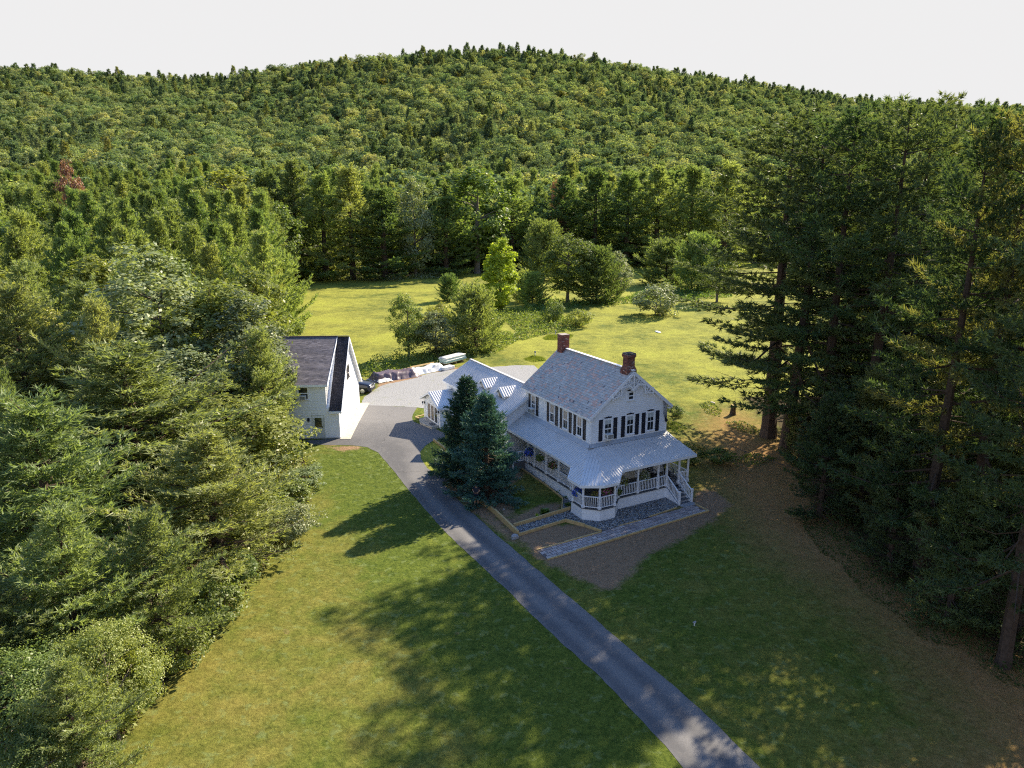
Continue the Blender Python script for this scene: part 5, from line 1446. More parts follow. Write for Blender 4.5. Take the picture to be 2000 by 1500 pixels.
# ------------------------------------------------------------------ trees: prototypes
def needles(C, D, L, Wd, n, spread, g):
    """n thin needles bunches per spray, fanned round the spray direction"""
    k = len(C)
    D = D / (np.linalg.norm(D, axis=1)[:, None] + 1e-9)
    d = D[:, None, :] + spread * g.normal(0, 1, (k, n, 3)); d /= np.linalg.norm(d, axis=2)[..., None] + 1e-9
    p = np.cross(d, g.normal(0, 1, (k, n, 3))); p /= np.linalg.norm(p, axis=2)[..., None] + 1e-9
    ln = L * g.uniform(.65, 1.2, (k, n, 1)); b = C[:, None, :] + g.normal(0, L * .12, (k, n, 3))
    v = np.stack([b - p * Wd / 2, b + p * Wd / 2, b + d * ln], 2).reshape(-1, 3)
    return v
def conifer(H, cb, rad, seed, dz=.6, nb=5, step=.26, tw=.8, L=.36, Wd=.085, n=6, spread=.5, e0=-.05, e1=1.0, up=.35, keep=1.0, rfun=None, trunk_r=.022, sub=.24, wob=.0, side=0.9, rough=.35, dead=0.0, branch_r=.014):
    """layered conifer: whorls of limbs with side twigs carrying needle sprays. Returns trunk mesh data and crown soup"""
    g = np.random.default_rng(seed)
    mb = MB()
    lean = g.normal(0, wob, 2)
    axis_p = lambda z: np.array([lean[0] * math.sin(z / H * 2.4), lean[1] * math.sin(z / H * 2.0), z])
    mb.tube([axis_p(H * t) - np.array([0, 0, .15 * (t == 0)]) for t in (0, .03, .25, .5, .75, .97)], [H * trunk_r * 1.25, H * trunk_r, H * trunk_r * .82, H * trunk_r * .6, H * trunk_r * .33, .015], 7)
    C, D = [], []
    z = cb * H
    while z < H * .985:
        t = (z - cb * H) / (H * (1 - cb))
        r0 = rfun(t) * rad
        k = max(3, int(round(nb * (1.0 if t < .8 else .8))))
        a0 = g.uniform(0, 6.28)
        for j in range(k):
            if g.random() > keep: continue
            az = a0 + 6.283 * j / k + g.normal(0, .28)
            R_ = max(.25, r0 * (1 + g.normal(0, rough)))
            el = e0 + (e1 - e0) * t ** 1.3 + g.normal(0, .10)
            o = axis_p(z + g.normal(0, dz * .25)); hd = np.array([math.cos(az), math.sin(az), 0.])
            m = max(3, int(R_ / step))
            s = np.linspace(0, 1, m + 1)
            pts = o + hd * (R_ * s * math.cos(el))[:, None] + np.array([0, 0, 1.]) * (R_ * (s * math.sin(el) + up * .35 * s ** 2 - .10 * np.sin(s * 3.1)))[:, None]
            pts[1:] += g.normal(0, .03, (m, 3))
            if R_ > .6: mb.tube([pts[0], pts[m // 2], pts[-1]], [branch_r * (R_ + 1), branch_r * .6 * (R_ + 1), .008], 3, False)
            st = int(m * (.30 if R_ > 1.4 else .1))
            if dead and t < .35 and g.random() < dead: continue
            for i in range(st, m + 1):
                fr = i / m
                tl = min(tw, R_ * .55) * (1.05 - fr) ** .75 * (0.35 + .65 * min(1, fr * 2.6)) + .12
                ax = (pts[i] - pts[i - 1]) if i else (pts[1] - pts[0]); ax /= np.linalg.norm(ax) + 1e-9
                for sg in (-1, 1):
                    sd_ = np.array([-hd[1], hd[0], 0.]) * sg
                    td = ax * .75 + sd_ * side + np.array([0, 0, .12 + g.normal(0, .12)]); td /= np.linalg.norm(td)
                    q = max(1, int(tl / sub))
                    for w in range(1, q + 1):
                        C.append(pts[i] + td * (tl * w / q) + g.normal(0, .04, 3)); D.append(td * .8 + ax * .3 + np.array([0, 0, up]))
                if fr > .55: C.append(pts[i]); D.append(ax + np.array([0, 0, up * 1.2]))
        z += dz * (1 - .35 * t) * g.uniform(.8, 1.2)
    tp = axis_p(H * .985)
    for i in range(8): C.append(tp - np.array([0, 0, .12 * i])); D.append(np.array([g.normal(0, .3), g.normal(0, .3), 1]))
    v = needles(np.array(C), np.array(D), L, Wd, n, spread, g)
    return mb, v
def conifer_mesh(nm, mat, bark='bark', **kw):
    mb, v = conifer(**kw)
    tr = mb.build('trunk', bark); tm = tr.data; bpy.data.objects.remove(tr)
    cm = np_mesh('crown', v, np.arange(len(v)).reshape(-1, 3), M[mat])
    return tm, cm
def broadleaf(H, rad, seed, ncl=120, nl=90, leaf=.24, cb=.25, clump=.75, shape=1.0, lumps=7, trunk_r=.02, top=0.35, stems=1, asp=.62):
    """trunk, limbs and leaf clumps spread through an uneven crown"""
    g = np.random.default_rng(seed); mb = MB()
    cz = H * (cb + 1) / 2; rz = H * (1 - cb) / 2
    ld = g.normal(0, 1, (lumps, 3)); ld /= np.linalg.norm(ld, axis=1)[:, None]
    d = g.normal(0, 1, (ncl, 3)); d /= np.linalg.norm(d, axis=1)[:, None]
    bulge = .80 + .38 * np.max(np.clip(d @ ld.T, 0, 1) ** 6, axis=1) + g.normal(0, .05, ncl)
    f = g.uniform(.35, 1, ncl) ** .45
    hor = np.where(d[:, 2] > 0, 1 - top * d[:, 2] ** 2, 1 - .25 * d[:, 2] ** 2)
    c = d * (f * bulge)[:, None] * np.array([1, 1, 1.]) ; c[:, :2] *= rad * hor[:, None]; c[:, 2] = c[:, 2] * rz * shape + cz
    c = c[c[:, 2] > .05 * H]
    tip = np.array([0, 0, H * .8])
    for s in range(stems):
        o = np.array([g.normal(0, .25), g.normal(0, .25), 0]) if stems > 1 else np.zeros(3)
        mb.tube([o - np.array([0, 0, .15]), o + np.array([0, 0, H * .02]), o * 1.6 + np.array([g.normal(0, .1), g.normal(0, .1), H * .4]), tip + o * 2 + g.normal(0, .2, 3)], [H * trunk_r * 1.3, H * trunk_r, H * trunk_r * .7, .02], 7)
    for p in c[g.choice(len(c), min(len(c), 26), replace=False)]:
        z0 = max(H * .12, min(p[2] - .25 * np.hypot(p[0], p[1]) - .4, H * .75)); a = np.array([0, 0, z0])
        md = a * .5 + p * .5 + np.array([0, 0, .15 * np.linalg.norm(p - a)]) * g.uniform(0, 1)
        mb.tube([a, md, p], [H * trunk_r * .35, H * trunk_r * .22, .012], 4, False)
    k = len(c)
    off = g.normal(0, 1, (k, nl, 3)); off /= np.linalg.norm(off, axis=2)[..., None]; off *= (g.uniform(.2, 1, (k, nl, 1)) ** .5) * clump * g.uniform(.6, 1.3, (k, 1, 1))
    off[..., 2] *= .7
    pc = (c[:, None, :] + off).reshape(-1, 3)
    od = c - np.array([0, 0, cz * .8]); od /= np.linalg.norm(od, axis=1)[:, None] + 1e-9
    nr = (od[:, None, :] * .5 + off / clump * .5 + np.array([0, 0, .55]) + g.normal(0, .5, off.shape)).reshape(-1, 3)
    v, q = leaf_quads(pc, nr, leaf, g, asp)
    return mb, v, q
def broad_mesh(mat, bark='bark_grey', **kw):
    mb, v, q = broadleaf(**kw)
    tr = mb.build('trunk', bark); tm = tr.data; bpy.data.objects.remove(tr)
    return tm, np_mesh('crown', v, q, M[mat])
def place(proto, name, label, x, y, s=1.0, rz=0.0, grp=None, cat='tree', z=None, sz=None, dz=0.0):
    tm, cm = proto
    t = thing(name, label, cat, (x, y, (gzf(x, y) if z is None else z) + dz), rz, grp)
    t.scale = (s, s, s if sz is None else sz)
    if tm is not None: obj_from('trunk', tm, t)
    obj_from('crown', cm, t)
    return t
pine_r = lambda t: (1 - t) ** .75 * (.72 + .28 * math.sin(t * 9)) * (.55 + .45 * min(1, t * 5)) + .06
wide_r = lambda t: (1 - t) ** .62 * (.82 + .18 * math.sin(t * 13 + 1)) * (.7 + .3 * min(1, t * 4)) + .05
old_r = lambda t: (1 - t) ** .55 * min(1, .62 + t * 1.9) * (.86 + .14 * math.sin(t * 17)) + .05
cone_r = lambda t: (1 - t) ** .72 * (.92 + .08 * math.sin(t * 21)) + .03

PINE_N = [conifer_mesh('p', 'pine_near', H=13.0, cb=.06, rad=4.2, seed=s, dz=.60, nb=6, step=.28, tw=1.15, L=.34, Wd=.075, n=8, spread=.52, up=.34, rfun=wide_r, sub=.27, dead=.35) for s in (1, 2, 3)]
PINE_M = [conifer_mesh('p', 'pine', H=20.0, cb=.06, rad=5.2, seed=s, dz=1.05, nb=6, step=.55, tw=1.3, L=.62, Wd=.17, n=7, spread=.55, up=.38, rfun=wide_r, sub=.48, dead=.3, rough=.28) for s in (11, 12, 13)]
PINE_O = [conifer_mesh('p', 'pine_dark', H=28.0, cb=.19, rad=6.3, seed=s, dz=1.15, nb=5, step=.40, tw=1.45, L=.40, Wd=.088, n=13, spread=.66, up=.16, e0=-.10, e1=.62, rfun=old_r, sub=.38, wob=.5, rough=.34, keep=.84, dead=.15, trunk_r=.015, branch_r=.012) for s in (21, 22, 23)]
SPR_B = conifer_mesh('s', 'spruce_blue', H=9.0, cb=.08, rad=2.9, seed=31, dz=.46, nb=9, step=.20, tw=.66, L=.24, Wd=.07, n=8, spread=.42, e0=-.14, e1=.75, up=.12, rfun=cone_r, sub=.17, rough=.17)
SPR_G = conifer_mesh('s', 'spruce_green', H=10.0, cb=.05, rad=2.7, seed=32, dz=.42, nb=9, step=.24, tw=.60, L=.28, Wd=.085, n=6, spread=.45, e0=-.10, e1=.8, up=.2, rfun=cone_r, sub=.21, rough=.15)
BROAD_N = [broad_mesh('leaf', H=13, rad=4.0, seed=s, ncl=190, nl=75, leaf=.30, cb=.12, clump=.85) for s in (41, 42)]
BROAD_S = broad_mesh('leaf_silver', H=12, rad=3.8, seed=43, ncl=190, nl=75, leaf=.28, cb=.10, clump=.8)
BROAD_M = [broad_mesh('leaf', H=18, rad=4.8, seed=s, ncl=120, nl=48, leaf=.55, cb=.15, clump=1.15) for s in (44, 45)]
BROAD_T = broad_mesh('leaf', H=6, rad=2.4, seed=46, ncl=170, nl=130, leaf=.105, cb=.05, clump=.5)
BUSH = [broad_mesh('leaf', H=3.0, rad=2.0, seed=s, ncl=80, nl=50, leaf=.20, cb=.0, clump=.48, stems=4, trunk_r=.012) for s in (51, 52)]
BUSH_S = broad_mesh('leaf_silver', H=3.6, rad=2.3, seed=53, ncl=95, nl=55, leaf=.20, cb=.0, clump=.5, stems=4, trunk_r=.012)
PINE_B = [conifer_mesh('p', 'pine', H=8.0, cb=.02, rad=3.6, seed=s, dz=.50, nb=7, step=.34, tw=.95, L=.46, Wd=.12, n=5, spread=.5, up=.6, e0=.1, e1=1.0, rfun=lambda t: (1 - t ** 2.2) ** .6 * .95 + .05, sub=.32, rough=.14) for s in (61, 62)]

# ------------------------------------------------------------------ trees: placed by hand round the yard and meadow
def tree_px(proto, ph, pr_, name, label, bx, by, top, wpx=None, cat='tree', grp=None, rz=0.0, dist=None):
    """stand a tree where its foot shows, as tall and wide as it shows"""
    x, y = G(bx, by) if dist is None else (ray(bx, by)[0] / ray(bx, by)[1] * dist, dist)
    z0 = gzf(x, y); h = z_at(top, y) - z0
    s = h / ph
    sxy = s
    if wpx is not None:
        dd = y * _cp + (CAM_H - z0) * _sp
        sxy = 1.2 * wpx / FPX * dd / (2 * pr_)
    return place(proto, name, label, x, y, sxy, rz, grp, cat, z0, s)
tree_px(SPR_B, 9, 2.95, 'spruce', 'blue-green spruce in the bed between driveway and porch', 951, 970, 771, 126, rz=.4)
tree_px(SPR_G, 10, 2.7, 'spruce', 'darker green spruce behind the blue spruce near the entry', 914, 936, 741, 116, rz=1.4)
LOMB = broad_mesh('leaf_bright', H=11, rad=2.5, seed=71, ncl=230, nl=60, leaf=.34, cb=.0, clump=.62, top=.2, lumps=9)
tree_px(LOMB, 11.3, 2.75, 'poplar_tree', 'bright yellow-green tree standing alone in the meadow', 978, 612, 466, 66)
tree_px(PINE_B[0], 8, 3.6, 'young_conifer', 'small dark conifer alone on the meadow left of the bright tree', 878, 588, 542, 42)
tree_px(BROAD_N[0], 13, 4.2, 'meadow_tree', 'slender green tree at the near end of the stream thicket', 799, 700, 570, 66)
tree_px(BROAD_S, 12, 4.1, 'willow_tree', 'grey-green rounded tree beside the slender tree at the thicket', 852, 698, 612, 86)
tree_px(BUSH[0], 3, 2.2, 'shrub', 'green shrub peeping behind the grey-green tree', 862, 640, 588, 48, 'shrub')
tree_px(PINE_B[1], 8, 3.6, 'round_pine', 'blue-grey round pine at the thicket right of the grey-green tree', 928, 684, 572, 96)
tree_px(PINE_B[0], 8, 3.6, 'round_pine', 'dark round pine behind the bright meadow tree', 1062, 548, 446, 84, rz=2)
tree_px(BROAD_N[1], 13, 4.2, 'meadow_tree', 'tall light green tree in the middle of the far meadow clump', 1108, 592, 449, 96)
tree_px(PINE_B[1], 8, 3.6, 'round_pine', 'green pine right of the tall tree in the far meadow clump', 1165, 592, 494, 84, rz=1)
tree_px(BROAD_S, 12, 4.1, 'meadow_tree', 'pale shrubby tree at the right end of the far meadow clump', 1205, 585, 496, 64)
tree_px(PINE_B[0], 8, 3.6, 'young_conifer', 'small dark conifer at the left foot of the far meadow clump', 1040, 598, 540, 52, rz=4)
tree_px(PINE_B[1], 8, 3.6, 'young_conifer', 'stubby conifer between the bright tree and the far clump', 1022, 590, 536, 40, rz=3)
tree_px(BUSH[1], 3, 2.2, 'shrub', 'olive rounded shrub on the thicket bank', 1080, 632, 588, 46, 'shrub')
tree_px(BUSH[0], 3, 2.2, 'shrub', 'dark rounded shrub at the right end of the thicket bank', 1130, 638, 601, 50, 'shrub', rz=2)
tree_px(BUSH_S, 3.6, 2.5, 'shrub', 'spreading old apple-like shrub alone on the right meadow', 1280, 616, 555, 100, 'shrub')
tree_px(BUSH[1], 3, 2.2, 'shrub', 'tiny shrub at the far meadow edge under the pines', 913, 532, 520, 17, 'shrub', rz=1)
tree_px(PINE_B[1], 8, 3.6, 'round_pine', 'large dark round pine on the right beyond the lone shrub', 1300, 556, 478, 92, rz=5)
tree_px(PINE_B[0], 8, 3.6, 'round_pine', 'dark round pine close to the tall stand on the right meadow', 1362, 568, 470, 86, rz=2.5)
tree_px(BROAD_N[0], 13, 4.2, 'meadow_tree', 'light green tree at the foot of the tall right stand', 1400, 590, 485, 70, rz=2)
tree_px(PINE_B[0], 8, 3.6, 'round_pine', 'bushy round pine at the meadow corner behind the garage', 545, 652, 512, 108, rz=1.2)
tree_px(BUSH[0], 3, 2.2, 'shrub', 'light shrub below the bushy pine behind the garage', 560, 672, 618, 60, 'shrub', rz=3)
for i, (px, py, tp, w, lb) in enumerate([(1320, 812, 790, 34, 'grassy green shrub behind the house corner'), (1352, 905, 868, 44, 'dark shrub beside the right end of the porch'), (1402, 905, 872, 52, 'dark low shrub on the needle floor right of the porch'), (1300, 832, 812, 26, 'yellow-green clump against the house corner')]):
    tree_px(BUSH[i % 2], 3, 2.2, 'shrub', lb, px, py, tp, w, 'shrub', rz=i)

# the edge of the forest beyond the meadow
EDGE = [
    (470, 552, 326, 140, 'B0', 'tall dark broadleaf tree at the left corner of the meadow edge'), (535, 548, 340, 110, 'P0', 'dark pine just right of the tall broadleaf at the meadow corner'),
    (585, 546, 322, 110, 'P1', 'tall dark pine at the left of the meadow edge row'), (638, 546, 345, 105, 'P2', 'dark pine with bare lower stem left of the light pine'), (690, 546, 332, 110, 'P0', 'tall pine behind the light pine of the meadow edge'),
    (752, 545, 376, 120, 'P1', 'light green layered pine standing forward at the meadow edge'), (812, 541, 358, 88, 'S', 'pale leafed broadleaf right of the light layered pine'), (872, 538, 388, 90, 'P2', 'pine with bright lower layers left of the great round tree'),
    (932, 534, 306, 138, 'B1', 'great round broadleaf tree towering over the meadow edge'), (962, 530, 402, 70, 'B0', 'yellowish broadleaf below the great round tree'), (1000, 526, 352, 95, 'P0', 'brownish pine right of the great round tree'),
    (1045, 522, 372, 72, 'B1', 'small round broadleaf among the pines behind the dark round pine'), (1100, 520, 352, 105, 'P1', 'dark pine above the far meadow clump'), (1160, 518, 338, 105, 'P2', 'dark blue-green pine behind the far meadow clump'),
    (1222, 516, 342, 105, 'P0', 'dark pine behind the pale shrubby meadow tree'), (1280, 516, 332, 105, 'P1', 'dark pine behind the large round pine'), (1345, 516, 330, 105, 'P2', 'dark pine nearest the tall right stand at the far edge'),
    (1410, 520, 325, 110, 'P0', 'pine half hidden behind the tall right stand')]
for i, (bx, by, tp, w, k, lb) in enumerate(EDGE):
    pr_, ph, rr = {'P': (PINE_M[int(k[1]) if k[0] == 'P' else 0], 20, 4.4), 'B': (BROAD_M[int(k[1]) if k[0] == 'B' else 0], 18, 5.2), 'S': (BROAD_S, 12, 4.1)}[k[0]]
    tree_px(pr_, ph, rr, {'P': 'pine_tree', 'B': 'broadleaf_tree', 'S': 'broadleaf_tree'}[k[0]], lb, bx, by, tp, w, rz=i * 1.7)
RED = (BROAD_M[0][0], BROAD_M[0][1].copy()); RED[1].materials[0] = M['leaf_red']
tree_px(RED, 18, 5.2, 'dead_tree', 'rusty red dying tree in the left forest', 137, 372, 306, 44, dist=172)
tree_px(RED, 18, 5.2, 'dead_tree', 'dull purple-brown dead tree among the far meadow edge pines', 1088, 400, 348, 30, dist=238)

# left wood, hand-placed front trees (px, top row, distance, width px)
LEFT = [
    (235, 690, 46, 470, 'N0', 'big feathery pine in the middle of the left wood edge'), (60, 800, 34, 430, 'N1', 'feathery pine at the left frame edge with layered limbs'), (400, 850, 38, 340, 'N2', 'pine with bare twiggy lower limbs at the lawn edge'),
    (300, 500, 62, 260, 'S', 'tall silvery broadleaf tree behind the big feathery pine'), (400, 540, 64, 230, 'L0', 'tall green broadleaf left of the garage'), (475, 590, 60, 200, 'S', 'silvery broadleaf touching the garage roof'),
    (370, 690, 54, 230, 'S', 'silvery leafed tree between the big pine and the garage'), (20, 565, 55, 260, 'N2', 'layered pine high on the left frame edge'), (505, 655, 57, 150, 'N0', 'pine whose limb reaches across the garage corner'),
    (470, 765, 50, 220, 'L1', 'leafy green tree in front of the garage on the lawn edge'), (110, 1010, 27, 300, 'N0', 'low feathery pine near the left frame edge'), (10, 1250, 22.6, 260, 'T0', 'leafy sapling tree in the lower left corner'),
    (120, 1300, 21.4, 230, 'N1', 'bright feathery young pine in the lower left corner'), (280, 1010, 29.5, 230, 'N2', 'dry twiggy pine above the lawn edge bushes'), (165, 560, 70, 200, 'N1', 'pine among the left wood crowns above the feathery pine'),
    (60, 1400, 20.4, 200, 'T0', 'bright leafy sapling at the bottom edge of the left wood'), (190, 1190, 24.6, 190, 'T0', 'leafy tree low between the two feathery pines near the bottom left'), (-40, 1120, 25, 300, 'N2', 'pine cut by the left frame edge near the bottom')]
for i, (px, tp, ds, w, k, lb) in enumerate(LEFT):
    pr_, ph, rr = {'N': (PINE_N[int(k[1]) if k[0] == 'N' else 0], 13, 4.1), 'L': (BROAD_N[int(k[1]) if k[0] == 'L' else 0], 13, 4.2), 'T': (BROAD_T, 6, 2.6), 'S': (BROAD_S, 12, 4.1)}[k[0]]
    d_ = ray(px, tp); x = d_[0] / d_[1] * ds
    z0 = gzf(x, ds); h = z_at(tp, ds) - z0
    s = h / ph; sxy = w / FPX * (ds * _cp + 12 * _sp) / (2 * rr) * 1.15
    place(pr_, {'N': 'pine_tree', 'L': 'broadleaf_tree', 'S': 'broadleaf_tree', 'T': 'broadleaf_tree'}[k[0]], lb, x, ds, sxy, i * 2.1, None, 'tree', z0, s)
BL = [(590, 948, 915, 88, 'S', 'silvery shrub bulging onto the lawn below the garage'), (555, 985, 935, 110, 0, 'dark glossy shrub behind the silvery one at the lawn edge'), (575, 1052, 990, 92, 'S', 'grey-green shrub at the lawn edge above the shadow'),
      (500, 1035, 940, 120, 1, 'tangled green shrub left of the grey-green one'), (545, 905, 858, 90, 0, 'bright leafy shrub at the garage driveway corner'), (470, 1140, 1080, 80, 1, 'low dark shrub on the bending lawn edge'), (420, 1215, 1130, 120, 0, 'dark leafy shrub by the bare patch of lawn'),
      (345, 1300, 1215, 120, 1, 'low green shrub near the fallen dry branch'), (250, 1400, 1320, 100, 0, 'green undergrowth shrub towards the lower left'), (190, 1470, 1390, 80, 1, 'pale shrub closest to the bottom edge'), (300, 1200, 1090, 150, 'S', 'grey twiggy shrub under the dry pine')]
for i, (bx, by, tp, w, k, lb) in enumerate(BL):
    tree_px(BUSH_S if k == 'S' else BUSH[k], 3.6 if k == 'S' else 3.0, 2.5 if k == 'S' else 2.2, 'shrub', lb, bx, by, tp, w, 'shrub', 'shrubs along the left lawn edge', rz=i * 1.3)
# fallen dry branch
mb = MB(); pts = [Vector((*G(px, py), gzf(*G(px, py)) + dz)) for px, py, dz in ((335, 1340, .1), (262, 1385, .5), (290, 1330, 1.2), (300, 1290, 2.4))]
mb.tube([Vector((*G(246, 1390), .2)), Vector((*G(275, 1360), .9)), Vector((*G(292, 1345), 2.0)), Vector((*G(296, 1340), 3.6))], [.05, .045, .035, .015], 5)
tag(mb.build('dead_branch', 'bark_grey'), 'bare pale dead branch leaning out of the shrubs onto the lawn', 'branch')

# tall dark stand on the right
RIGHTT = [(1500, 852, 218, 385, 0, 'tall pine nearest the house in the right stand'), (1532, 884, 226, 310, 1, 'pine with twin dark trunk beside the first tall pine'), (1602, 930, 205, 310, 2, 'tall pine whose trunk throws the long shadow bar'), (1673, 945, 196, 320, 0, 'broad tall pine in the middle of the right stand'),
          (1755, 905, 196, 320, 1, 'tall pine top rising behind the middle pine'), (1790, 1130, 225, 300, 2, 'dark pine with low limbs over the needle ground'), (1885, 1150, 200, 330, 0, 'dark tall pine near the right frame edge'), (1985, 1060, 150, 360, 1, 'tallest pine at the right frame edge above the skyline'),
          (1960, 1300, 330, 340, 2, 'low dark pine in front at the right frame edge'), (1640, 810, 225, 320, 1, 'far pine of the right stand beyond the stump'), (1840, 830, 205, 300, 2, 'far pine behind the middle of the right stand'), (1930, 860, 200, 300, 0, 'far pine behind the right part of the stand')]
for i, (bx, by, tp, w, k, lb) in enumerate(RIGHTT):
    tree_px(PINE_O[k], 28, 6.6, 'pine_tree', lb, bx, by, tp, w * 1.0, rz=i * 1.1)
def far_enough(x, y, used, dmin):
    return all((x - a) ** 2 + (y - b) ** 2 > dmin * dmin for a, b in used)
used = [(o.location.x, o.location.y) for o in COL.objects if o.get('category') == 'tree']
g = np.random.default_rng(77)
n_r = 0
for _ in range(3000):
    y = g.uniform(8, 34); x = g.uniform(12, 60)
    ed = float(right_edge(y)) if y < 66 else 24 + (y - 66) * .42
    if y < 30: ed = max(ed, 27)
    if x < ed + 1.5 or x > ed + 17 or not far_enough(x, y, used, 6.8): continue
    used.append((x, y)); n_r += 1
    if n_r > 7: break
    inview = abs(x / y) < .80 and y > 25
    hgt = g.uniform(24, 29.5)
    s = hgt / 28
    place(PINE_O[n_r % 3], 'pine_tree', 'tall dark pine filling the ' + ('front' if y < 45 else 'middle' if y < 68 else 'back') + ' of the dense right stand', x, y, s * g.uniform(.9, 1.08), g.uniform(0, 6.28), 'pines in the ' + ('front' if y < 45 else 'middle' if y < 68 else 'back') + ' of the right stand', sz=s)
# low young pines and seedlings standing in the shade of the tall stand
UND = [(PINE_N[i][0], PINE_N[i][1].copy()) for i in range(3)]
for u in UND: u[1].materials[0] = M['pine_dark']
UN = [(1600, 1010, 8.5, 'young pine at the foot of the long-shadow pine'), (1680, 1000, 10, 'young pine behind the broad middle pine'), (1735, 1110, 7.5, 'low young pine at the needle edge in the middle of the right stand'), (1800, 1020, 11, 'young pine filling the gap deep behind the low limbed pine'),
      (1850, 1215, 7.5, 'bushy young pine leaning over the undergrowth on the right'), (1930, 1130, 10, 'shaded young pine near the right frame edge'), (1960, 1010, 11.5, 'tallest of the shaded young pines at the right frame edge'), (1700, 900, 11, 'young pine beyond the trunks in the middle of the right stand'),
      (1620, 900, 8, 'small shaded pine beyond the stump side trunks'), (1870, 930, 12, 'dark young pine far behind the right trunks'), (1560, 905, 5.5, 'little pine bush between the trunks nearest the stump'), (1990, 1235, 8, 'shaded pine bush cut by the right frame edge'), (1800, 880, 12, 'back row young pine in the right stand'), (1950, 890, 12, 'back row young pine at the right frame edge')]
for i, (bx, by, hh, lb) in enumerate(UN):
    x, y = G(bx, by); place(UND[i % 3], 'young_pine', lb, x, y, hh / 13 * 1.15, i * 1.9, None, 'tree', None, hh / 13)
# left wood fill
n_l = 0
for _ in range(9000):
    y = 24 + 190 * g.random() ** 1.2; x = -g.uniform(12, 190)
    le = float(left_edge(y))
    if y > 62 and y < 77: le = min(le, -31)
    if y < 62: le -= 11
    if x > le - 2.0 or x < -.82 * y - 14: continue
    dm = 6.2 if y < 62 else 4.6 + y * .018
    if not far_enough(x, y, used, dm): continue
    used.append((x, y)); n_l += 1
    if n_l > 250: break
    tall = np.interp(y, [25, 45, 60, 100, 200], [7, 10.5, 13, 18, 24]) * g.uniform(.88, 1.1)
    broad = g.random() < (.30 if y < 80 else .14)
    if y < 75:
        pr_ = (BROAD_N[n_l % 2] if n_l % 3 else BROAD_S) if broad else PINE_N[n_l % 3]; ph = 13
    else:
        pr_ = BROAD_M[n_l % 2] if broad else PINE_M[n_l % 3]; ph = 18 if broad else 20
    s = tall / ph
    zone = 'near the mown lawn' if y < 58 else 'level with the garage' if y < 95 else 'beside the near half of the meadow' if y < 145 else 'beside the far half of the meadow'
    depth = 'at the edge of the left wood ' if x > le - 14 else 'deep in the left wood '
    kind_ = 'broadleaf tree ' if broad else 'green pine '
    place(pr_, 'broadleaf_tree' if broad else 'pine_tree', kind_ + depth + zone, x, y, max(s, .62) * g.uniform(.9, 1.1) if y < 75 else s * 1.05, g.uniform(0, 6.28),
          ('broadleaf trees ' if broad else 'pines ') + depth + zone, sz=s)
print('fill trees', n_r, n_l)

# ------------------------------------------------------------------ hillside forest as one mass
def low_conifer(seed, mat, H=16, rad=3.4, k=150, L=1.5, Wd=.62):
    g = np.random.default_rng(seed)
    t = g.random(k) ** .8; z = H * (.15 + .85 * t); r_ = rad * (1 - t) ** .8 * g.uniform(.55, 1.05, k) + .15; a = g.uniform(0, 6.28, k)
    C = np.stack([r_ * np.cos(a), r_ * np.sin(a), z], 1); D = np.stack([np.cos(a), np.sin(a), .1 + 1.1 * t], 1)
    v = needles(C, D, L, Wd, 4, .45, g); return np_mesh('far_conifer', v, np.arange(len(v)).reshape(-1, 3), M[mat])
def low_broad(seed, mat, H=12, rad=5.6):
    mb, v, q = broadleaf(H=H, rad=rad, seed=seed, ncl=64, nl=20, leaf=.85, cb=.30, clump=1.15, lumps=6, top=.12)
    return np_mesh('far_broadleaf', v, q, M[mat])
src = bpy.data.collections.new('forest_sources')
FAR = [low_conifer(1, 'far_pine'), low_conifer(2, 'far_pine', 15, 4.0), low_conifer(3, 'pine_dark', 17, 3.2), low_broad(4, 'far_leaf'), low_broad(5, 'far_leaf'), low_broad(6, 'far_leaf', 14, 5.0), low_broad(7, 'leaf_yellow', 10, 4.2), PINE_M[0][1], PINE_M[1][1], PINE_M[2][1]]
for i, me in enumerate(FAR):
    o = bpy.data.objects.new('tree_source_%02d' % i, me); src.objects.link(o)
g = np.random.default_rng(5)
pts, idxs, scl, rot = [], [], [], []
def forest_edge(x): return np.interp(x, FAR_EDGE[:, 0], FAR_EDGE[:, 1])
cand_y = []
y = 196.0
while y < 1000:
    sp = 4.8 + 1.7 * min(1, max(0, (y - 300) / 150))
    xs = np.arange(-.86 * y - 30, .86 * y + 30, sp)
    xs = xs + g.uniform(-.6, .6, len(xs)) * sp; ys = y + g.uniform(-.45, .45, len(xs)) * sp
    ok = np.where(xs > -62, ys > forest_edge(xs) + 6, ys > 214)
    ok &= ~((xs > 60) & (ys < 150))
    for x_, y_ in zip(xs[ok], ys[ok]):
        t = (y_ - 220) / 560
        pc = float(np.interp(t, [0, .15, .3, .75, .9, 1.2], [.9, .62, .08, .07, .26, .3]))
        cl = math.sin(x_ * .021 + 2) * math.sin(y_ * .017) * .16
        con = g.random() < pc + cl
        if y_ < 330:
            k = 7 + g.integers(3) if con else 3 + g.integers(3); h = (g.uniform(12, 18) if y_ < forest_edge(x_) + 26 else g.uniform(15, 25)) / (20 if con else 14)
        else:
            k = (g.integers(3) if con else (6 if g.random() < .11 else 3 + g.integers(3))); h = g.uniform(.55, 1.2)
        pts.append((x_, y_)); idxs.append(int(k)); scl.append((h * g.uniform(.9, 1.2), h)); rot.append(g.uniform(0, 6.28))
    y += sp
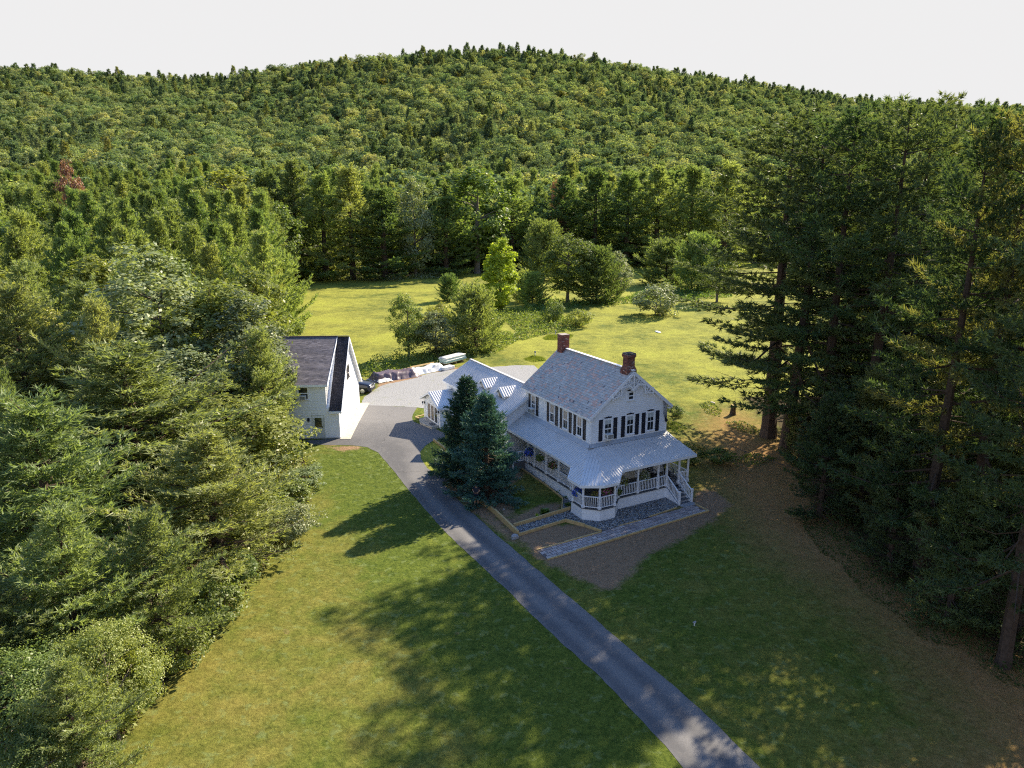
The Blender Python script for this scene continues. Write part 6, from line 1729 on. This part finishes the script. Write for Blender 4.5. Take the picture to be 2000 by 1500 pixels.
# right background behind the tall stand
for _ in range(500):
    y_ = g.uniform(105, 230); x_ = g.uniform(62, 190)
    if x_ < 24 + (y_ - 66) * .42 + 20 or x_ > .95 * y_ + 20: continue
    pts.append((x_, y_)); idxs.append(int(7 + g.integers(3))); h = g.uniform(.95, 1.25); scl.append((h, h)); rot.append(g.uniform(0, 6.28))
pts = np.array(pts); zz = gz(pts[:, 0], pts[:, 1]) - .3
fm = bpy.data.meshes.new('hillside_forest'); fm.vertices.add(len(pts)); fm.vertices.foreach_set('co', np.column_stack([pts, zz]).astype(np.float32).ravel())
a = fm.attributes.new('kind_index', 'INT', 'POINT'); a.data.foreach_set('value', np.array(idxs, np.int32))
a = fm.attributes.new('turn', 'FLOAT_VECTOR', 'POINT'); tv = np.zeros((len(pts), 3), np.float32); tv[:, 2] = rot; a.data.foreach_set('vector', tv.ravel())
a = fm.attributes.new('grow', 'FLOAT_VECTOR', 'POINT'); sv = np.array([(s[0], s[0], s[1]) for s in scl], np.float32); a.data.foreach_set('vector', sv.ravel())
fo = obj_from('hillside_forest', fm, kind='stuff'); tag(fo, 'dense mixed forest covering the flat beyond the meadow and the hill up to the skyline', 'forest')
ng = bpy.data.node_groups.new('forest_scatter', 'GeometryNodeTree')
ng.interface.new_socket('Geometry', in_out='INPUT', socket_type='NodeSocketGeometry'); ng.interface.new_socket('Geometry', in_out='OUTPUT', socket_type='NodeSocketGeometry')
ni, no = ng.nodes.new('NodeGroupInput'), ng.nodes.new('NodeGroupOutput')
ci = ng.nodes.new('GeometryNodeCollectionInfo'); ci.inputs['Collection'].default_value = src; ci.inputs['Separate Children'].default_value = True; ci.inputs['Reset Children'].default_value = True
ip = ng.nodes.new('GeometryNodeInstanceOnPoints'); ip.inputs['Pick Instance'].default_value = True
def named(nm, typ):
    n = ng.nodes.new('GeometryNodeInputNamedAttribute'); n.data_type = typ; n.inputs['Name'].default_value = nm
    return n.outputs['Attribute']
ng.links.new(ni.outputs[0], ip.inputs['Points']); ng.links.new(ci.outputs[0], ip.inputs['Instance'])
ng.links.new(named('kind_index', 'INT'), ip.inputs['Instance Index'])
e2r = ng.nodes.new('FunctionNodeEulerToRotation'); ng.links.new(named('turn', 'FLOAT_VECTOR'), e2r.inputs[0]); ng.links.new(e2r.outputs[0], ip.inputs['Rotation'])
ng.links.new(named('grow', 'FLOAT_VECTOR'), ip.inputs['Scale']); ng.links.new(ip.outputs[0], no.inputs[0])
md = fo.modifiers.new('scatter', 'NODES'); md.node_group = ng
print('forest trees', len(pts))

# ------------------------------------------------------------------ weeds, thickets and long grass (nobody could count them)
def weed_mass(name, label, polys, dens, h, leaf, mat, seed, cat='weeds', blades=False):
    g = np.random.default_rng(seed); P_, Hs = [], []
    for poly in polys:
        w = np.array(PX(*poly)); lo, hi = w.min(0), w.max(0); n = int((hi[0] - lo[0]) * (hi[1] - lo[1]) * dens)
        p = g.uniform(lo, hi, (n, 2)); d = poly_dist(p, w); p = p[d > 0]; d = d[d > 0]
        P_.append(p); Hs.append(np.clip(d / (h * 1.2), .25, 1) * h)
    p = np.concatenate(P_); hh = np.concatenate(Hs)
    lump = .55 + .45 * np.sin(p[:, 0] * 1.7 + seed) * np.sin(p[:, 1] * 1.3) + g.normal(0, .15, len(p))
    hh = hh * np.clip(lump, .25, 1.3)
    z0 = gz(p[:, 0], p[:, 1])
    if blades:
        C = np.column_stack([p, z0]); an = g.uniform(0, 6.28, len(p)); D = np.column_stack([np.cos(an) * .4, np.sin(an) * .4, np.ones(len(p))])
        ln = hh * g.uniform(.6, 1.2, len(p)); s = np.column_stack([-np.sin(an), np.cos(an), an * 0]) * leaf / 2
        v = np.stack([C - s, C + s, C + D * ln[:, None]], 1).reshape(-1, 3); t = np.arange(len(v)).reshape(-1, 3)
    else:
        C = np.column_stack([p, z0 + hh * g.uniform(.15, 1, len(p)) ** .6]); nr = g.normal(0, .6, (len(p), 3)); nr[:, 2] += .7
        v, t = leaf_quads(C, nr, leaf, g)
    o = obj_from(name, np_mesh(name, v, t, M[mat]), kind='stuff'); tag(o, label, cat)
weed_mass('stream_weeds', 'rank green weeds and low bushes filling the stream bank behind the garage', [
    [(695, 735), (700, 712), (760, 700), (840, 690), (920, 672), (985, 650), (1010, 655), (960, 680), (900, 702), (860, 712), (800, 722), (740, 738)],
    [(940, 690), (975, 668), (1010, 650), (985, 625), (1030, 612), (1100, 625), (1150, 632), (1120, 645), (1060, 655), (1010, 668), (970, 690)],
    [(890, 650), (930, 620), (1000, 605), (1050, 600), (1060, 612), (990, 628), (940, 660)]], 26, 1.5, .34, 'weed', 3)
weed_mass('meadow_edge_weeds', 'pale long grass strip under the forest edge beyond the meadow', [[(795, 545), (800, 538), (860, 535), (905, 526), (940, 522), (945, 530), (900, 536), (850, 545)], [(560, 548), (600, 541), (790, 541), (790, 548)]], 8, 1.3, .6, 'leaf_silver', 4)
weed_mass('meadow_edge_weeds', 'low brush along the foot of the far meadow clump and lone round pines', [[(1010, 605), (1060, 585), (1130, 590), (1230, 582), (1240, 572), (1420, 560), (1430, 580), (1330, 590), (1245, 592), (1130, 602), (1050, 612)]], 10, 1.2, .45, 'weed', 5)
weed_mass('long_grass', 'two unmown bright grass mounds around the vent pipes behind the house', [[(1058, 660), (1070, 654), (1100, 652), (1122, 654), (1115, 661), (1085, 665), (1065, 664)], [(1022, 700), (1040, 695), (1062, 697), (1068, 705), (1040, 708), (1025, 704)]], 260, .35, .05, 'grass_blade', 6, 'grass', True)
weed_mass('ground_cover', 'bright green weeds round the stump and over the needle floor at right', [[(1365, 790), (1385, 783), (1410, 800), (1405, 815), (1380, 808)], [(1415, 825), (1450, 822), (1500, 848), (1490, 852), (1440, 842)], [(1420, 895), (1470, 885), (1520, 895), (1480, 912), (1440, 912)], [(1545, 925), (1575, 915), (1585, 935), (1560, 945)]], 46, .30, .20, 'weed', 7)
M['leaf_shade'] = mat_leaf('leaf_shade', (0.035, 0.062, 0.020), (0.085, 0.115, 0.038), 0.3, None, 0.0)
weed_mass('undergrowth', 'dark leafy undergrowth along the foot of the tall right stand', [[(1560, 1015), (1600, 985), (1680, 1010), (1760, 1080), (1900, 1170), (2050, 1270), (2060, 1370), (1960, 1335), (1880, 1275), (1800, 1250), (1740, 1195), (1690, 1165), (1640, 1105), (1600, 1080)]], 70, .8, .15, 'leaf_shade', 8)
weed_mass('undergrowth', 'leafy green undergrowth along the left wood edge', [[(618, 900), (612, 955), (580, 1045), (515, 1112), (450, 1205), (330, 1335), (255, 1435), (190, 1510), (60, 1510), (200, 1350), (330, 1180), (440, 1060), (520, 960), (560, 880)]], 60, .9, .22, 'leaf', 9)
weed_mass('ground_cover', 'yellow-green perennial clump growing at the back corner of the house', [[(1298, 838), (1306, 822), (1330, 826), (1342, 838), (1325, 846)]], 120, .7, .06, 'grass_blade', 10, 'plants', True)

# ------------------------------------------------------------------ grass tufts on the near lawn, stones on the bare soil
g = np.random.default_rng(91)
n = 150000
y = 22 + 42 * g.random(n) ** 1.35; x = g.uniform(-20, 24, n)
p = np.column_stack([x, y]); keep = (x > left_edge(y) - .3) & (x < right_edge(y) + 1)
keep &= poly_dist(p, drive_w) < .07; keep &= ~inside(p, path_w)
for poly in DIRT: keep &= ~(inside(p, PX(*poly)) & (g.random(n) < .97))
u_, v_ = W2H(p[:, 0], p[:, 1]); keep &= ~((u_ > -3.2) & (u_ < 7.6) & (v_ > -4.4) & (v_ < 23))
keep &= ~((x > GO[0] - 14) & (x < GO[0] + 1.2) & (y > GO[1] - .8))
keep &= g.random(n) < np.clip(1.15 - 1.0 * np.interp(y, [22, 64], [0, .7]), 0, 1)
nd = poly_dist(p, PX(*NEEDLE)); keep &= g.random(n) < np.where(nd > 0, .22, 1.0)
p = p[keep]; k = len(p)
C = np.column_stack([p, gz(p[:, 0], p[:, 1])])
hgt = g.uniform(.04, .11, k) * (1 + .5 * np.sin(p[:, 0] * 1.1) * np.sin(p[:, 1] * .9))
vs = []
for b in range(3):
    an = g.uniform(0, 6.28, k); tl = g.uniform(.5, 1.3, k)
    D = np.column_stack([np.cos(an) * tl, np.sin(an) * tl, np.ones(k)]); off = np.column_stack([g.normal(0, .04, (k, 2)), np.zeros(k)])
    sd_ = np.column_stack([-np.sin(an), np.cos(an), np.zeros(k)]) * .022
    vs.append(np.stack([C + off - sd_, C + off + sd_, C + off + D * hgt[:, None]], 1))
v = np.stack(vs, 1).reshape(-1, 3)
tag(obj_from('lawn_grass', np_mesh('lawn_grass', v, np.arange(len(v)).reshape(-1, 3), M['grass_tuft']), kind='stuff'), 'short mown grass tufts of the lawn on both sides of the driveway', 'grass')
P_ = []
for poly, dn in zip(DIRT[:4], (7, 7, 3, 4)):
    w = np.array(PX(*poly)); lo, hi = w.min(0), w.max(0); q = g.uniform(lo, hi, (int(np.prod(hi - lo) * dn), 2)); P_.append(q[inside(q, w) & ~inside(q, path_w)])
w = np.array(PX(*NEEDLE)); q = np.column_stack([g.uniform(8, 30, 900), g.uniform(24, 62, 900)]); P_.append(q[inside(q, w)])
p = np.concatenate(P_); u_, v_ = W2H(p[:, 0], p[:, 1]); p = p[~((u_ > -2.6) & (v_ > -3.9) & (u_ < 7.6))]; k = len(p)
base = np.array([(1, 0, 0), (-.5, .87, 0), (-.5, -.87, 0), (.2, 0, .75)], float); tri = np.array([(0, 1, 3), (1, 2, 3), (2, 0, 3)])
s_ = g.uniform(.012, .045, k); an = g.uniform(0, 6.28, k); bx = base[None] * s_[:, None, None]
v = np.stack([bx[..., 0] * np.cos(an)[:, None] - bx[..., 1] * np.sin(an)[:, None] + p[:, :1], bx[..., 0] * np.sin(an)[:, None] + bx[..., 1] * np.cos(an)[:, None] + p[:, 1:], bx[..., 2] + gz(p[:, 0], p[:, 1])[:, None]], -1).reshape(-1, 3)
t = (tri[None] + (np.arange(k) * 4)[:, None, None]).reshape(-1, 3)
tag(obj_from('loose_stones', np_mesh('loose_stones', v, t, M['pebble']), kind='stuff'), 'scattered small stones lying on the bare soil round the house', 'stones')
n = 60000
p = np.column_stack([g.uniform(7, 36, n), 22 + 42 * g.random(n) ** 1.2]); d = poly_dist(p, PX(*NEEDLE)); u_, v_ = W2H(p[:, 0], p[:, 1])
p = p[(d > -2.5) & (g.random(n) < np.clip(.35 + d / 5, .1, 1)) & ~((u_ < 7.7) & (v_ > -2.7)) & ~inside(p, path_w)]; k = len(p)
C = np.column_stack([p, gz(p[:, 0], p[:, 1]) + .012]); an = g.uniform(0, 6.28, k); D = np.column_stack([np.cos(an), np.sin(an), g.uniform(0, .5, k)]); sd_ = np.column_stack([-np.sin(an), np.cos(an), g.uniform(-.3, .3, k)]) * .022
v = np.stack([C - sd_, C + sd_, C + D * g.uniform(.06, .17, k)[:, None]], 1).reshape(-1, 3)
tag(obj_from('needle_litter', np_mesh('needle_litter', v, np.arange(len(v)).reshape(-1, 3), M['litter']), kind='stuff'), 'rusty fallen pine needles and leaf litter on the ground below the right stand', 'litter')
print('tufts', len(vs[0]), 'stones', k)
